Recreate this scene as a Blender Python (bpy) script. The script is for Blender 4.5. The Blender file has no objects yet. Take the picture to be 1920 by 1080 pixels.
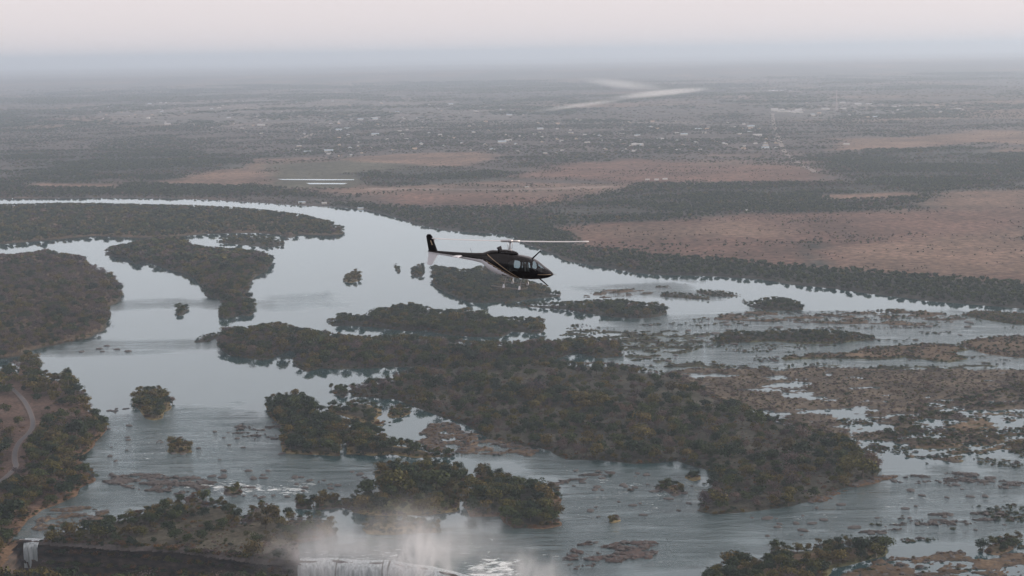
import bpy, bmesh, math, random
import numpy as np
from mathutils import Vector, Matrix

random.seed(7)
RNG = np.random.default_rng(11)
scene = bpy.context.scene
COL = scene.collection
R = math.radians

# ------------------------------------------------------------------ camera
CAM_H = 340.0                 # metres above the river
FPX = 2637.0                  # focal length for a 1920 px wide frame
PITCH = math.atan(440.0 / FPX)
ROLL = R(0.95)
_F = np.array([0, math.cos(PITCH), -math.sin(PITCH)])
_r0 = np.array([1.0, 0, 0]); _u0 = np.array([0, math.sin(PITCH), math.cos(PITCH)])
_U = math.cos(ROLL) * _u0 + math.sin(ROLL) * _r0
_R = math.cos(ROLL) * _r0 - math.sin(ROLL) * _u0
cam_d = bpy.data.cameras.new('camera')
cam_d.sensor_width = 36.0
cam_d.lens = 36.0 * FPX / 1920.0
cam_d.clip_start = 1.0
cam_d.clip_end = 300000.0
cam = bpy.data.objects.new('camera', cam_d)
COL.objects.link(cam)
m3 = Matrix(((_R[0], _U[0], -_F[0]), (_R[1], _U[1], -_F[1]), (_R[2], _U[2], -_F[2])))
cam.matrix_world = Matrix.Translation((0, 0, CAM_H)) @ m3.to_4x4()
scene.camera = cam

# ------------------------------------------------------------------ sky, sun, exposure
SUN_EL, SUN_AZ = 17.0, 86.0          # degrees; azimuth from +Y towards +X
world = bpy.data.worlds.new('World'); scene.world = world
world.use_nodes = True
wn = world.node_tree; wn.nodes.clear()
w_out = wn.nodes.new('ShaderNodeOutputWorld')
w_bg = wn.nodes.new('ShaderNodeBackground'); w_bg.inputs['Strength'].default_value = 0.15
w_sky = wn.nodes.new('ShaderNodeTexSky'); w_sky.sky_type = 'NISHITA'
w_sky.sun_disc = False
w_sky.sun_elevation = R(SUN_EL); w_sky.sun_rotation = R(SUN_AZ)
w_sky.altitude = 1000.0; w_sky.air_density = 1.0; w_sky.dust_density = 3.0; w_sky.ozone_density = 1.5
w_hsv = wn.nodes.new('ShaderNodeHueSaturation'); w_hsv.inputs['Saturation'].default_value = 0.42
w_mix = wn.nodes.new('ShaderNodeMix'); w_mix.data_type = 'RGBA'; w_mix.blend_type = 'MIX'
w_mix.inputs[0].default_value = 0.80
w_mix.inputs[7].default_value = (5.38, 4.82, 4.86, 1)     # thin even veil of high cloud over the whole sky
wn.links.new(w_sky.outputs['Color'], w_hsv.inputs['Color'])
w_tint = wn.nodes.new('ShaderNodeMix'); w_tint.data_type = 'RGBA'; w_tint.blend_type = 'MULTIPLY'
w_tint.inputs[0].default_value = 1.0; w_tint.inputs[7].default_value = (1.0, 0.96, 1.02, 1)
wn.links.new(w_hsv.outputs['Color'], w_tint.inputs[6])
wn.links.new(w_tint.outputs[2], w_mix.inputs[6])
wn.links.new(w_mix.outputs[2], w_bg.inputs['Color'])
wn.links.new(w_bg.outputs['Background'], w_out.inputs['Surface'])
sun_d = bpy.data.lights.new('sun', 'SUN'); sun_d.energy = 3.0; sun_d.angle = R(6); sun_d.color = (1.0, 0.86, 0.72)
sun = bpy.data.objects.new('sun', sun_d); COL.objects.link(sun)
sdir = Vector((math.sin(R(SUN_AZ)) * math.cos(R(SUN_EL)), math.cos(R(SUN_AZ)) * math.cos(R(SUN_EL)), math.sin(R(SUN_EL))))
sun.rotation_euler = sdir.to_track_quat('Z', 'Y').to_euler()
sun.location = (500, -300, 900)
scene.view_settings.view_transform = 'Standard'
scene.view_settings.look = 'None'
scene.view_settings.exposure = 0.2
scene.view_settings.gamma = 1.0
scene.view_settings.use_curve_mapping = False
scene.render.engine = 'CYCLES'
cy = scene.cycles
cy.use_denoising = True
cy.max_bounces = 6; cy.diffuse_bounces = 2; cy.glossy_bounces = 3; cy.transmission_bounces = 6
cy.transparent_max_bounces = 12; cy.volume_bounces = 3
cy.volume_max_steps = 256
cy.use_adaptive_sampling = True; cy.adaptive_threshold = 0.02

# ------------------------------------------------------------------ helpers
def unproject(pts, z=0.0):
    """photo pixels -> points on the level z (world metres)"""
    p = np.asarray(pts, float).reshape(-1, 2)
    v = _F[None] + _R[None] * ((p[:, :1] - 960) / FPX) + _U[None] * ((540 - p[:, 1:]) / FPX)
    t = (CAM_H - z) / -v[:, 2]
    return (v * t[:, None])[:, :2]

def project(P, z):
    d = np.stack([P[:, 0], P[:, 1], z - CAM_H + 0 * P[:, 0]], 1)
    w = d @ _F
    return 960 + FPX * (d @ _R) / w, 540 - FPX * (d @ _U) / w, FPX / w

def _hash(ix, iy, seed):
    h = (ix.astype(np.int64) * 374761393 + iy.astype(np.int64) * 668265263 + seed * 974634777) & 0x7fffffff
    h = ((h ^ (h >> 13)) * 1274126177) & 0x7fffffff
    return ((h ^ (h >> 16)) & 0xffff) / 65535.0

def vnoise(x, y, seed=0):
    ix = np.floor(x); iy = np.floor(y); fx = x - ix; fy = y - iy
    fx = fx * fx * (3 - 2 * fx); fy = fy * fy * (3 - 2 * fy)
    a = _hash(ix, iy, seed); b = _hash(ix + 1, iy, seed); c = _hash(ix, iy + 1, seed); d = _hash(ix + 1, iy + 1, seed)
    return (a * (1 - fx) + b * fx) * (1 - fy) + (c * (1 - fx) + d * fx) * fy

def fbm(P, size, octv=4, seed=0, gain=0.5):
    x = P[:, 0] / size; y = P[:, 1] / size
    s = 0; a = 1; t = 0
    for k in range(octv):
        s = s + a * vnoise(x * 2 ** k + 17.3 * k, y * 2 ** k - 9.1 * k, seed + k); t += a; a *= gain
    return s / t

def poly_sd(P, poly):
    """signed distance, positive inside"""
    out = np.empty(len(P))
    A = poly; B = np.roll(poly, -1, 0); E = B - A; L2 = (E ** 2).sum(1) + 1e-12
    for s in range(0, len(P), 40000):
        p = P[s:s + 40000]
        d = p[:, None, :] - A[None]
        t = np.clip((d * E[None]).sum(2) / L2[None], 0, 1)
        q = d - t[..., None] * E[None]
        dist = np.sqrt((q ** 2).sum(2).min(1))
        cond = (A[None, :, 1] > p[:, None, 1]) != (B[None, :, 1] > p[:, None, 1])
        xi = A[None, :, 0] + (p[:, None, 1] - A[None, :, 1]) * E[None, :, 0] / np.where(np.abs(E[None, :, 1]) < 1e-9, 1e-9, E[None, :, 1])
        ins = ((cond & (p[:, None, 0] < xi)).sum(1) % 2) == 1
        out[s:s + 40000] = np.where(ins, dist, -dist)
    return out

def sstep(a, b, x):
    t = np.clip((x - a) / (b - a), 0, 1); return t * t * (3 - 2 * t)

def new_obj(name, me, parent=None, mat=None, link=True):
    o = bpy.data.objects.new(name, me)
    if link: COL.objects.link(o)
    if parent is not None: o.parent = parent
    if mat is not None and me is not None: me.materials.append(mat)
    return o

def tag(o, label=None, cat=None, group=None, kind=None):
    if label: o['label'] = label
    if cat: o['category'] = cat
    if group: o['group'] = group
    if kind: o['kind'] = kind
    return o

def mesh_np(name, verts, faces, smooth=True):
    me = bpy.data.meshes.new(name)
    verts = np.asarray(verts, np.float32); faces = np.asarray(faces, np.int32)
    n = faces.shape[1]
    me.vertices.add(len(verts)); me.vertices.foreach_set('co', verts.ravel())
    me.loops.add(faces.size); me.loops.foreach_set('vertex_index', faces.ravel())
    me.polygons.add(len(faces)); me.polygons.foreach_set('loop_start', np.arange(0, faces.size, n, dtype=np.int32))
    me.polygons.foreach_set('use_smooth', np.full(len(faces), smooth))
    me.update(calc_edges=True); me.validate()
    return me

def set_color(me, name, rgb):
    a = me.attributes.new(name, 'FLOAT_COLOR', 'POINT')
    c = np.ones((len(rgb), 4), np.float32); c[:, :rgb.shape[1]] = rgb
    a.data.foreach_set('color', c.ravel())

def grid_mesh(name, X, Y, Z, keep):
    """tensor grid; keep = mask on cells"""
    ny, nx = Z.shape
    idx = np.arange(nx * ny).reshape(ny, nx)
    f = np.stack([idx[:-1, :-1], idx[:-1, 1:], idx[1:, 1:], idx[1:, :-1]], -1)[keep]
    used = np.unique(f); remap = np.full(nx * ny, -1); remap[used] = np.arange(len(used))
    V = np.stack([X.ravel(), Y.ravel(), Z.ravel()], 1)[used]
    return mesh_np(name, V, remap[f]), used

# ------------------------------------------------------------------ materials
def mat_base(name):
    m = bpy.data.materials.new(name); m.use_nodes = True
    nt = m.node_tree; nt.nodes.clear()
    out = nt.nodes.new('ShaderNodeOutputMaterial')
    b = nt.nodes.new('ShaderNodeBsdfPrincipled')
    nt.links.new(b.outputs[0], out.inputs['Surface'])
    return m, nt, b, out

def simple(name, col, rough=0.6, metal=0.0, spec=0.5, coat=0.0, noise=0.0, nscale=3.0):
    m, nt, b, out = mat_base(name)
    b.inputs['Base Color'].default_value = (*col, 1); b.inputs['Roughness'].default_value = rough
    b.inputs['Metallic'].default_value = metal; b.inputs['Specular IOR Level'].default_value = spec
    b.inputs['Coat Weight'].default_value = coat
    if noise > 0:
        tc = nt.nodes.new('ShaderNodeTexCoord'); n = nt.nodes.new('ShaderNodeTexNoise'); n.inputs['Scale'].default_value = nscale
        n.inputs['Detail'].default_value = 5
        mx = nt.nodes.new('ShaderNodeMix'); mx.data_type = 'RGBA'
        nt.links.new(tc.outputs['Object'], n.inputs['Vector']); nt.links.new(n.outputs['Fac'], mx.inputs[0])
        mx.inputs[6].default_value = (*[c * (1 - noise) for c in col], 1); mx.inputs[7].default_value = (*[min(1, c * (1 + noise)) for c in col], 1)
        nt.links.new(mx.outputs[2], b.inputs['Base Color'])
    return m

def ground_mat(name, fine=4.0, contrast=0.55):
    """albedo from the land-cover attribute, broken up by grass tufts and bare soil"""
    m, nt, b, out = mat_base(name)
    at = nt.nodes.new('ShaderNodeAttribute'); at.attribute_name = 'cover'
    ge = nt.nodes.new('ShaderNodeNewGeometry')
    n1 = nt.nodes.new('ShaderNodeTexNoise'); n1.inputs['Scale'].default_value = 1.0 / fine; n1.inputs['Detail'].default_value = 6; n1.inputs['Roughness'].default_value = 0.65
    n2 = nt.nodes.new('ShaderNodeTexNoise'); n2.inputs['Scale'].default_value = 1.0 / (fine * 14); n2.inputs['Detail'].default_value = 5
    nt.links.new(ge.outputs['Position'], n1.inputs['Vector']); nt.links.new(ge.outputs['Position'], n2.inputs['Vector'])
    mr = nt.nodes.new('ShaderNodeMapRange'); mr.inputs['From Min'].default_value = 0.3; mr.inputs['From Max'].default_value = 0.7
    mr.inputs['To Min'].default_value = 1 - contrast; mr.inputs['To Max'].default_value = 1 + contrast
    nt.links.new(n1.outputs['Fac'], mr.inputs['Value'])
    mr2 = nt.nodes.new('ShaderNodeMapRange'); mr2.inputs['From Min'].default_value = 0.3; mr2.inputs['From Max'].default_value = 0.7
    mr2.inputs['To Min'].default_value = 0.62; mr2.inputs['To Max'].default_value = 1.38
    nt.links.new(n2.outputs['Fac'], mr2.inputs['Value'])
    mu = nt.nodes.new('ShaderNodeMath'); mu.operation = 'MULTIPLY'
    nt.links.new(mr.outputs[0], mu.inputs[0]); nt.links.new(mr2.outputs[0], mu.inputs[1])
    sc = nt.nodes.new('ShaderNodeVectorMath'); sc.operation = 'SCALE'
    nt.links.new(at.outputs['Color'], sc.inputs[0]); nt.links.new(mu.outputs[0], sc.inputs['Scale'])
    nt.links.new(sc.outputs[0], b.inputs['Base Color'])
    b.inputs['Roughness'].default_value = 0.95; b.inputs['Specular IOR Level'].default_value = 0.15
    bp = nt.nodes.new('ShaderNodeBump'); bp.inputs['Strength'].default_value = 0.6; bp.inputs['Distance'].default_value = fine * 0.25
    nt.links.new(n1.outputs['Fac'], bp.inputs['Height']); nt.links.new(bp.outputs[0], b.inputs['Normal'])
    return m

def foliage_mat(name, cols):
    """each tree draws its own tint; leaves vary a little inside one crown"""
    m, nt, b, out = mat_base(name)
    oi = nt.nodes.new('ShaderNodeObjectInfo')
    rp = nt.nodes.new('ShaderNodeValToRGB'); rp.color_ramp.interpolation = 'LINEAR'
    el = rp.color_ramp.elements
    while len(el) < len(cols): el.new(0.5)
    for i, c in enumerate(cols):
        el[i].position = i / (len(cols) - 1); el[i].color = (*c, 1)
    nt.links.new(oi.outputs['Random'], rp.inputs['Fac'])
    ge = nt.nodes.new('ShaderNodeNewGeometry')
    mr = nt.nodes.new('ShaderNodeMapRange'); mr.inputs['To Min'].default_value = 0.38; mr.inputs['To Max'].default_value = 1.35
    nt.links.new(ge.outputs['Random Per Island'], mr.inputs['Value'])
    sc = nt.nodes.new('ShaderNodeVectorMath'); sc.operation = 'SCALE'
    nt.links.new(rp.outputs['Color'], sc.inputs[0]); nt.links.new(mr.outputs[0], sc.inputs['Scale'])
    nt.links.new(sc.outputs[0], b.inputs['Base Color'])
    b.inputs['Roughness'].default_value = 0.7; b.inputs['Specular IOR Level'].default_value = 0.25
    tr = nt.nodes.new('ShaderNodeBsdfTranslucent'); nt.links.new(sc.outputs[0], tr.inputs['Color'])
    mx = nt.nodes.new('ShaderNodeMixShader'); mx.inputs[0].default_value = 0.22
    nt.links.new(b.outputs[0], mx.inputs[1]); nt.links.new(tr.outputs[0], mx.inputs[2])
    nt.links.new(mx.outputs[0], out.inputs['Surface'])
    return m

M = {}
M['green'] = foliage_mat('leaves_green', [(0.009, 0.022, 0.010), (0.019, 0.037, 0.012), (0.046, 0.062, 0.014), (0.012, 0.027, 0.016)])
M['olive'] = foliage_mat('leaves_olive', [(0.044, 0.050, 0.010), (0.082, 0.076, 0.014), (0.108, 0.080, 0.018), (0.056, 0.044, 0.014)])
M['bare'] = foliage_mat('twigs_bare', [(0.050, 0.038, 0.036), (0.100, 0.076, 0.076), (0.128, 0.086, 0.062), (0.060, 0.048, 0.058)])
M['russet'] = foliage_mat('leaves_russet', [(0.105, 0.050, 0.016), (0.150, 0.075, 0.020), (0.082, 0.042, 0.020)])
M['bark'] = simple('bark', (0.10, 0.085, 0.07), 0.9, noise=0.4, nscale=6)
M['ground'] = ground_mat('island_ground', 3.0, 0.55)
M['plain'] = ground_mat('plain_ground', 13.0, 0.75)
M['rock'] = simple('basalt_rock', (0.060, 0.055, 0.053), 0.85, noise=0.6, nscale=1.5)

def water_mat():
    m, nt, b, out = mat_base('river_water')
    at = nt.nodes.new('ShaderNodeAttribute'); at.attribute_name = 'flow'      # R rough water, G white water
    sp = nt.nodes.new('ShaderNodeSeparateColor'); nt.links.new(at.outputs['Color'], sp.inputs[0])
    ge = nt.nodes.new('ShaderNodeNewGeometry')
    def noise(scale, detail, rough, stretch=(1, 1, 1), dist=0.0):
        mp = nt.nodes.new('ShaderNodeMapping'); mp.inputs['Scale'].default_value = stretch
        mp.inputs['Rotation'].default_value = (0, 0, 0.25)
        n = nt.nodes.new('ShaderNodeTexNoise'); n.inputs['Scale'].default_value = scale; n.inputs['Detail'].default_value = detail
        n.inputs['Roughness'].default_value = rough; n.inputs['Distortion'].default_value = dist
        nt.links.new(ge.outputs['Position'], mp.inputs['Vector']); nt.links.new(mp.outputs[0], n.inputs['Vector'])
        return n
    calm = noise(0.09, 3, 0.5, (0.5, 1, 1))
    rapid = noise(0.11, 8, 0.70, (0.42, 1.2, 1), 1.0)
    streak = noise(0.028, 5, 0.6, (0.35, 1.2, 1), 1.2)
    def math_(op, a, b_, clamp=False):
        n = nt.nodes.new('ShaderNodeMath'); n.operation = op; n.use_clamp = clamp
        for i, v in enumerate((a, b_)):
            if isinstance(v, (int, float)): n.inputs[i].default_value = v
            else: nt.links.new(v, n.inputs[i])
        return n.outputs[0]
    rough_w = sp.outputs[0]; foam_w = sp.outputs[1]
    # patches of rough and smooth water inside the rapids
    sm = nt.nodes.new('ShaderNodeMapRange'); sm.inputs['From Min'].default_value = 0.38; sm.inputs['From Max'].default_value = 0.62
    nt.links.new(streak.outputs['Fac'], sm.inputs['Value'])
    rw = math_('MULTIPLY', rough_w, math_('ADD', math_('MULTIPLY', sm.outputs[0], 0.8), 0.2))
    b1 = nt.nodes.new('ShaderNodeBump'); b1.inputs['Distance'].default_value = 1.0
    b1.inputs['Strength'].default_value = 0.035
    nt.links.new(calm.outputs['Fac'], b1.inputs['Height'])
    b2 = nt.nodes.new('ShaderNodeBump'); b2.inputs['Distance'].default_value = 6.5
    nt.links.new(math_('MULTIPLY', rw, 0.72, True), b2.inputs['Strength'])
    nt.links.new(rapid.outputs['Fac'], b2.inputs['Height']); nt.links.new(b1.outputs[0], b2.inputs['Normal'])
    swell = noise(0.045, 5, 0.6, (0.30, 1.35, 1), 1.6)
    b3 = nt.nodes.new('ShaderNodeBump'); b3.inputs['Distance'].default_value = 8.0
    nt.links.new(math_('MULTIPLY', rough_w, 0.75, True), b3.inputs['Strength']); nt.links.new(swell.outputs['Fac'], b3.inputs['Height']); nt.links.new(b2.outputs[0], b3.inputs['Normal'])
    b2 = b3
    nt.links.new(b2.outputs[0], b.inputs['Normal'])
    # foam
    fm = noise(0.22, 6, 0.7, (0.45, 1.1, 1), 1.0)
    th = math_('SUBTRACT', 0.80, math_('MULTIPLY', foam_w, 0.36))
    foam = math_('MULTIPLY', math_('SUBTRACT', fm.outputs['Fac'], th), 9.0, True)
    foam = math_('MULTIPLY', foam, math_('MULTIPLY', foam_w, 3.0, True), True)
    mx = nt.nodes.new('ShaderNodeMix'); mx.data_type = 'RGBA'
    mx.inputs[6].default_value = (0.024, 0.056, 0.062, 1); mx.inputs[7].default_value = (0.75, 0.80, 0.80, 1)
    nt.links.new(foam, mx.inputs[0]); nt.links.new(mx.outputs[2], b.inputs['Base Color'])
    rr = math_('ADD', math_('MULTIPLY', foam, 0.6), math_('ADD', math_('MULTIPLY', rw, 0.12), 0.05), True)
    nt.links.new(rr, b.inputs['Roughness'])
    b.inputs['IOR'].default_value = 1.333; b.inputs['Specular IOR Level'].default_value = 0.0
    gl = nt.nodes.new('ShaderNodeBsdfGlossy'); gl.inputs['Color'].default_value = (0.88, 0.98, 1.0, 1)
    nt.links.new(rr, gl.inputs['Roughness']); nt.links.new(b2.outputs[0], gl.inputs['Normal'])
    fr = nt.nodes.new('ShaderNodeFresnel'); fr.inputs['IOR'].default_value = 1.333; nt.links.new(b2.outputs[0], fr.inputs['Normal'])
    fac = math_('MULTIPLY', math_('ADD', math_('MULTIPLY', fr.outputs[0], 1.28), 0.10, True), math_('SUBTRACT', 1.0, math_('MULTIPLY', foam, 0.85)), True)
    ms = nt.nodes.new('ShaderNodeMixShader'); nt.links.new(fac, ms.inputs[0]); nt.links.new(b.outputs[0], ms.inputs[1]); nt.links.new(gl.outputs[0], ms.inputs[2])
    nt.links.new(ms.outputs[0], out.inputs['Surface'])
    return m
M['water'] = water_mat()

# ------------------------------------------------------------------ the far shore and the plain beyond
SHORE_PX = [(0, 372), (120, 372), (210, 371), (300, 372), (390, 374), (450, 378), (500, 381), (550, 385), (625, 388), (675, 392), (712, 401),
            (750, 410), (790, 423), (840, 433), (900, 436), (953, 440), (985, 458), (1040, 478), (1067, 490), (1125, 500), (1175, 508), (1237, 516),
            (1325, 517), (1425, 524), (1475, 532), (1575, 543), (1625, 550), (1690, 557), (1747, 565), (1830, 572), (1930, 580)]
shore_w = unproject(SHORE_PX)
land_poly = np.vstack([[(-90000, shore_w[0, 1] + 900)], [(-9000, shore_w[0, 1] + 500)], [(-2600, shore_w[0, 1] + 60)], shore_w,
                       [(1000, 1680)], [(1500, 1500)], [(2600, 900)], [(9000, 500)], [(90000, 500)], [(90000, 90000)], [(-90000, 90000)]])

C_GRASS = np.array([0.118, 0.070, 0.054]); C_WOOD = np.array([0.044, 0.046, 0.040]); C_TAN = np.array([0.160, 0.106, 0.078])
C_TOWN = np.array([0.135, 0.128, 0.124]); C_RED = np.array([0.130, 0.076, 0.058]); C_FIELD = np.array([0.075, 0.074, 0.052]); C_PALE = np.array([0.235, 0.180, 0.150])
C_SCRUB = np.array([0.074, 0.064, 0.060])
# photo outline, soft edge in metres, ground colour, tree density, (green, olive, bare) mix weight of green
COVER = [
    ([(0, 250), (700, 240), (1500, 230), (1920, 230), (1920, 300), (0, 300)], 200, C_SCRUB, 0.62),
    ([(0, 285), (490, 285), (480, 315), (330, 340), (0, 345)], 50, C_WOOD, 0.9),
    ([(0, 345), (520, 350), (650, 372), (0, 372)], 25, C_WOOD, 0.95),
    ([(60, 346), (220, 348), (220, 354), (60, 353)], 12, C_TAN, 0.1),
    ([(320, 345), (400, 322), (470, 320), (485, 300), (497, 300), (490, 340), (440, 350)], 16, C_TAN, 0.04),
    ([(500, 312), (700, 300), (830, 308), (830, 322), (650, 336), (505, 332)], 20, C_FIELD, 0.10),
    ([(505, 345), (700, 345), (690, 353), (510, 352)], 12, C_TAN, 0.2),
    ([(640, 300), (760, 292), (900, 288), (930, 300), (860, 318), (790, 312), (650, 306)], 18, C_TAN, 0.08),
    ([(660, 330), (790, 318), (960, 322), (990, 338), (850, 350), (690, 352)], 30, C_WOOD, 0.75),
    ([(1000, 312), (1200, 300), (1560, 320), (1560, 345), (1250, 345), (1000, 335)], 40, C_RED, 0.22),
    ([(690, 354), (980, 355), (1150, 350), (1150, 354), (980, 360), (690, 358)], 8, C_PALE, 0.02),
    ([(700, 362), (1000, 364), (1130, 372), (1000, 392), (760, 388)], 40, C_RED, 0.25),
    ([(650, 385), (760, 392), (1000, 396), (1120, 410), (1060, 432), (980, 445), (800, 425)], 25, C_WOOD, 0.95),
    ([(980, 392), (1200, 352), (1500, 345), (1800, 350), (1720, 366), (1500, 380), (1780, 382), (1700, 400), (1380, 405), (1200, 420), (1080, 418)], 30, C_WOOD, 0.85),
    ([(1540, 300), (1620, 278), (1850, 275), (1950, 300), (1950, 350), (1760, 358), (1580, 340)], 40, C_WOOD, 0.85),
    ([(1560, 262), (1700, 258), (1850, 245), (1960, 246), (1960, 275), (1850, 268), (1680, 280), (1570, 282)], 25, C_TAN, 0.10),
    ([(1540, 368), (1700, 364), (1720, 372), (1560, 378)], 10, C_TAN, 0.05),
    ([(1800, 362), (1960, 358), (1960, 400), (1830, 395), (1740, 385)], 25, C_TAN, 0.12),
    ([(1060, 428), (1200, 415), (1400, 404), (1600, 398), (1960, 392), (1960, 545), (1750, 535), (1560, 520), (1400, 505), (1200, 490), (1100, 470), (1050, 446)], 25, C_GRASS, 0.30),
    ([(1560, 470), (1760, 440), (1960, 430), (1960, 510), (1800, 520), (1600, 500)], 30, C_TAN * 0.95, 0.10),
    ([(1120, 430), (1400, 412), (1500, 440), (1300, 450), (1130, 446)], 25, C_TAN * 0.9, 0.14),
    ([(1500, 452), (1530, 462), (1525, 488), (1545, 500), (1515, 495), (1508, 470)], 6, C_WOOD, 0.4),
    ([(800, 420), (960, 426), (1060, 440), (1110, 468), (1250, 482), (1420, 494), (1580, 512), (1760, 526), (1960, 534), (1960, 600), (1747, 580), (1575, 560), (1425, 540), (1237, 530), (1125, 515), (1040, 492), (950, 450)], 10, C_WOOD, 1.0),
    ([(512, 331), (670, 331), (670, 354), (512, 354)], 4, C_FIELD, 0.0),
]
COVER_W = [(unproject(p), s * 1.9, c, d) for p, s, c, d in COVER]
TOWN_PX = [[(150, 200), (500, 186), (960, 195), (1000, 230), (900, 262), (560, 262), (160, 225)], [(520, 292), (560, 275), (1000, 250), (1460, 262), (1450, 285), (1050, 292), (800, 285), (640, 298)],
           [(1440, 200), (1560, 192), (1820, 200), (1800, 222), (1560, 226), (1440, 222)], [(1000, 225), (1440, 232), (1440, 262), (1000, 256)]]
TOWN_W = [unproject(p) for p in TOWN_PX]

def cover(P):
    n = fbm(P, 900, 5, 3); n2 = fbm(P * np.array([1.0, 0.6]), 260, 4, 9)
    wood = sstep(0.42, 0.60, n * 0.6 + n2 * 0.4)[:, None]
    col = C_SCRUB * (1 - wood) + C_WOOD * wood
    tan = sstep(0.55, 0.68, fbm(P * np.array([0.55, 1.0]), 420, 4, 21))[:, None]
    col = col * (1 - 0.8 * tan) + C_TAN * 0.8 * tan
    den = 0.36 + 0.6 * wood[:, 0] * (1 - 0.7 * tan[:, 0])
    for t in TOWN_W:
        w = sstep(-150, 200, poly_sd(P, t)); den = den * (1 - w) + w * np.clip(0.50 + 2.0 * (n2 - 0.47), 0.15, 0.95)
        col = col * (1 - 0.6 * w[:, None]) + 0.6 * w[:, None] * C_TOWN
    rag = (fbm(P, 60, 3, 5) - 0.5) + 1.3 * (fbm(P * np.array([0.6, 1.0]), 260, 3, 6) - 0.5)
    for poly, s, c, d in COVER_W:
        bb0 = poly.min(0) - 3 * s; bb1 = poly.max(0) + 3 * s
        k = np.where((P[:, 0] > bb0[0]) & (P[:, 0] < bb1[0]) & (P[:, 1] > bb0[1]) & (P[:, 1] < bb1[1]))[0]
        if not len(k): continue
        w = sstep(-s, s, poly_sd(P[k], poly) + rag[k] * 2.2 * s)
        vary = 1.0 if d >= 0.95 else (0.55 + 0.75 * sstep(0.3, 0.62, fbm(P[k] * np.array([0.5, 1.0]), 130, 3, 15)))
        den[k] = den[k] * (1 - w) + w * np.clip(d * vary, 0, 1)
        col[k] = col[k] * (1 - w[:, None]) + w[:, None] * c * (0.85 + 0.3 * n2[k])[:, None]
    return col, np.clip(den, 0, 1)

def geom_axis(a, b, n): return np.geomspace(a, b, n)[1:]
xs = np.concatenate([-geom_axis(5600, 88000, 22)[::-1], np.arange(-5600, 5601, 35.0), geom_axis(5600, 88000, 22)])
ys = np.concatenate([np.arange(560, 1500, 60.0), np.arange(1500, 4600, 20.0), np.geomspace(4600, 14000, 110)[:-1], np.geomspace(14000, 88000, 40)])
X, Y = np.meshgrid(xs, ys); P = np.stack([X.ravel(), Y.ravel()], 1)
sd = poly_sd(P, land_poly) + (fbm(P, 70, 3, 41) - 0.5) * 14
zl = np.clip(sd * 0.09, -2.5, 2.2)
dist = np.hypot(P[:, 0], P[:, 1])
zl = zl + sstep(60, 700, sd) * (fbm(P, 1700, 4, 8) - 0.35) * np.clip((dist - 2500) / 5000, 0, 1) * 26
zl = zl + sstep(15000, 21000, P[:, 1]) * (fbm(P * np.array([0.5, 1]), 9000, 4, 77)) * 110
Z = zl.reshape(X.shape)
mx4 = np.maximum.reduce([Z[:-1, :-1], Z[1:, :-1], Z[:-1, 1:], Z[1:, 1:]])
me, used = grid_mesh('plain', X, Y, Z, mx4 > -1.2)
col, den = cover(P[used])
set_color(me, 'cover', col)
plain = tag(new_obj('plain', me, None, M['plain']), 'dry bush plain stretching from the far shore to the horizon', kind='structure')
plain_h = (xs, ys, Z)
def plain_z(P):
    ix = np.clip(np.searchsorted(xs, P[:, 0]) - 1, 0, len(xs) - 2); iy = np.clip(np.searchsorted(ys, P[:, 1]) - 1, 0, len(ys) - 2)
    fx = (P[:, 0] - xs[ix]) / (xs[ix + 1] - xs[ix]); fy = (P[:, 1] - ys[iy]) / (ys[iy + 1] - ys[iy])
    return (Z[iy, ix] * (1 - fx) + Z[iy, ix + 1] * fx) * (1 - fy) + (Z[iy + 1, ix] * (1 - fx) + Z[iy + 1, ix + 1] * fx) * fy

# ------------------------------------------------------------------ river, gorge and falls
LIP_PX = [(-420, 1120), (-120, 1104), (-40, 1070), (-6, 1048), (14, 1026), (22, 1013), (48, 1011), (78, 1012), (150, 1012), (250, 1020), (340, 1024), (420, 1036),
          (500, 1047), (545, 1049), (600, 1048), (660, 1049), (735, 1051), (800, 1062), (900, 1086), (1000, 1112), (1200, 1165), (1500, 1235), (1920, 1330), (2600, 1480)]
lip_w = unproject(LIP_PX)
def resample(line, step):
    seg = np.hypot(*np.diff(line, axis=0).T); s = np.concatenate([[0], np.cumsum(seg)])
    t = np.linspace(0, s[-1], max(2, int(s[-1] / step) + 1))
    return np.stack([np.interp(t, s, line[:, 0]), np.interp(t, s, line[:, 1])], 1)
lip = resample(lip_w, 4.0)
lip = lip + (np.stack([fbm(lip, 14, 3, 61), fbm(lip, 14, 3, 62)], 1) - 0.5) * 5.0

from mathutils.geometry import delaunay_2d_cdt
ROUGH = [([(150, 790), (260, 775), (420, 765), (520, 790), (540, 850), (700, 870), (700, 930), (560, 930), (440, 960), (330, 945), (190, 960), (40, 1010), (30, 970), (150, 920), (170, 850)], 14, 0.85),
         ([(200, 890), (480, 880), (690, 880), (690, 925), (450, 935), (240, 925)], 8, 1.0),
         ([(880, 845), (1100, 862), (1320, 880), (1330, 950), (1660, 890), (1960, 870), (1960, 1010), (1700, 1000), (1400, 1010), (1200, 1090), (900, 1100), (550, 1060), (550, 1000), (800, 1000), (1060, 980), (1060, 900)], 16, 0.75),
         ([(1160, 600), (1400, 585), (1960, 590), (1960, 700), (1200, 700)], 18, 0.45),
         ([(1080, 540), (1280, 530), (1330, 560), (1150, 556)], 10, 0.4),
         ([(150, 565), (420, 560), (420, 575), (150, 582)], 6, 0.30), ([(90, 645), (420, 635), (420, 655), (90, 668)], 6, 0.35),
         ([(480, 555), (640, 545), (640, 575), (480, 585)], 8, 0.22), ([(400, 800), (560, 770), (560, 830), (400, 840)], 8, 0.7)]
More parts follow.
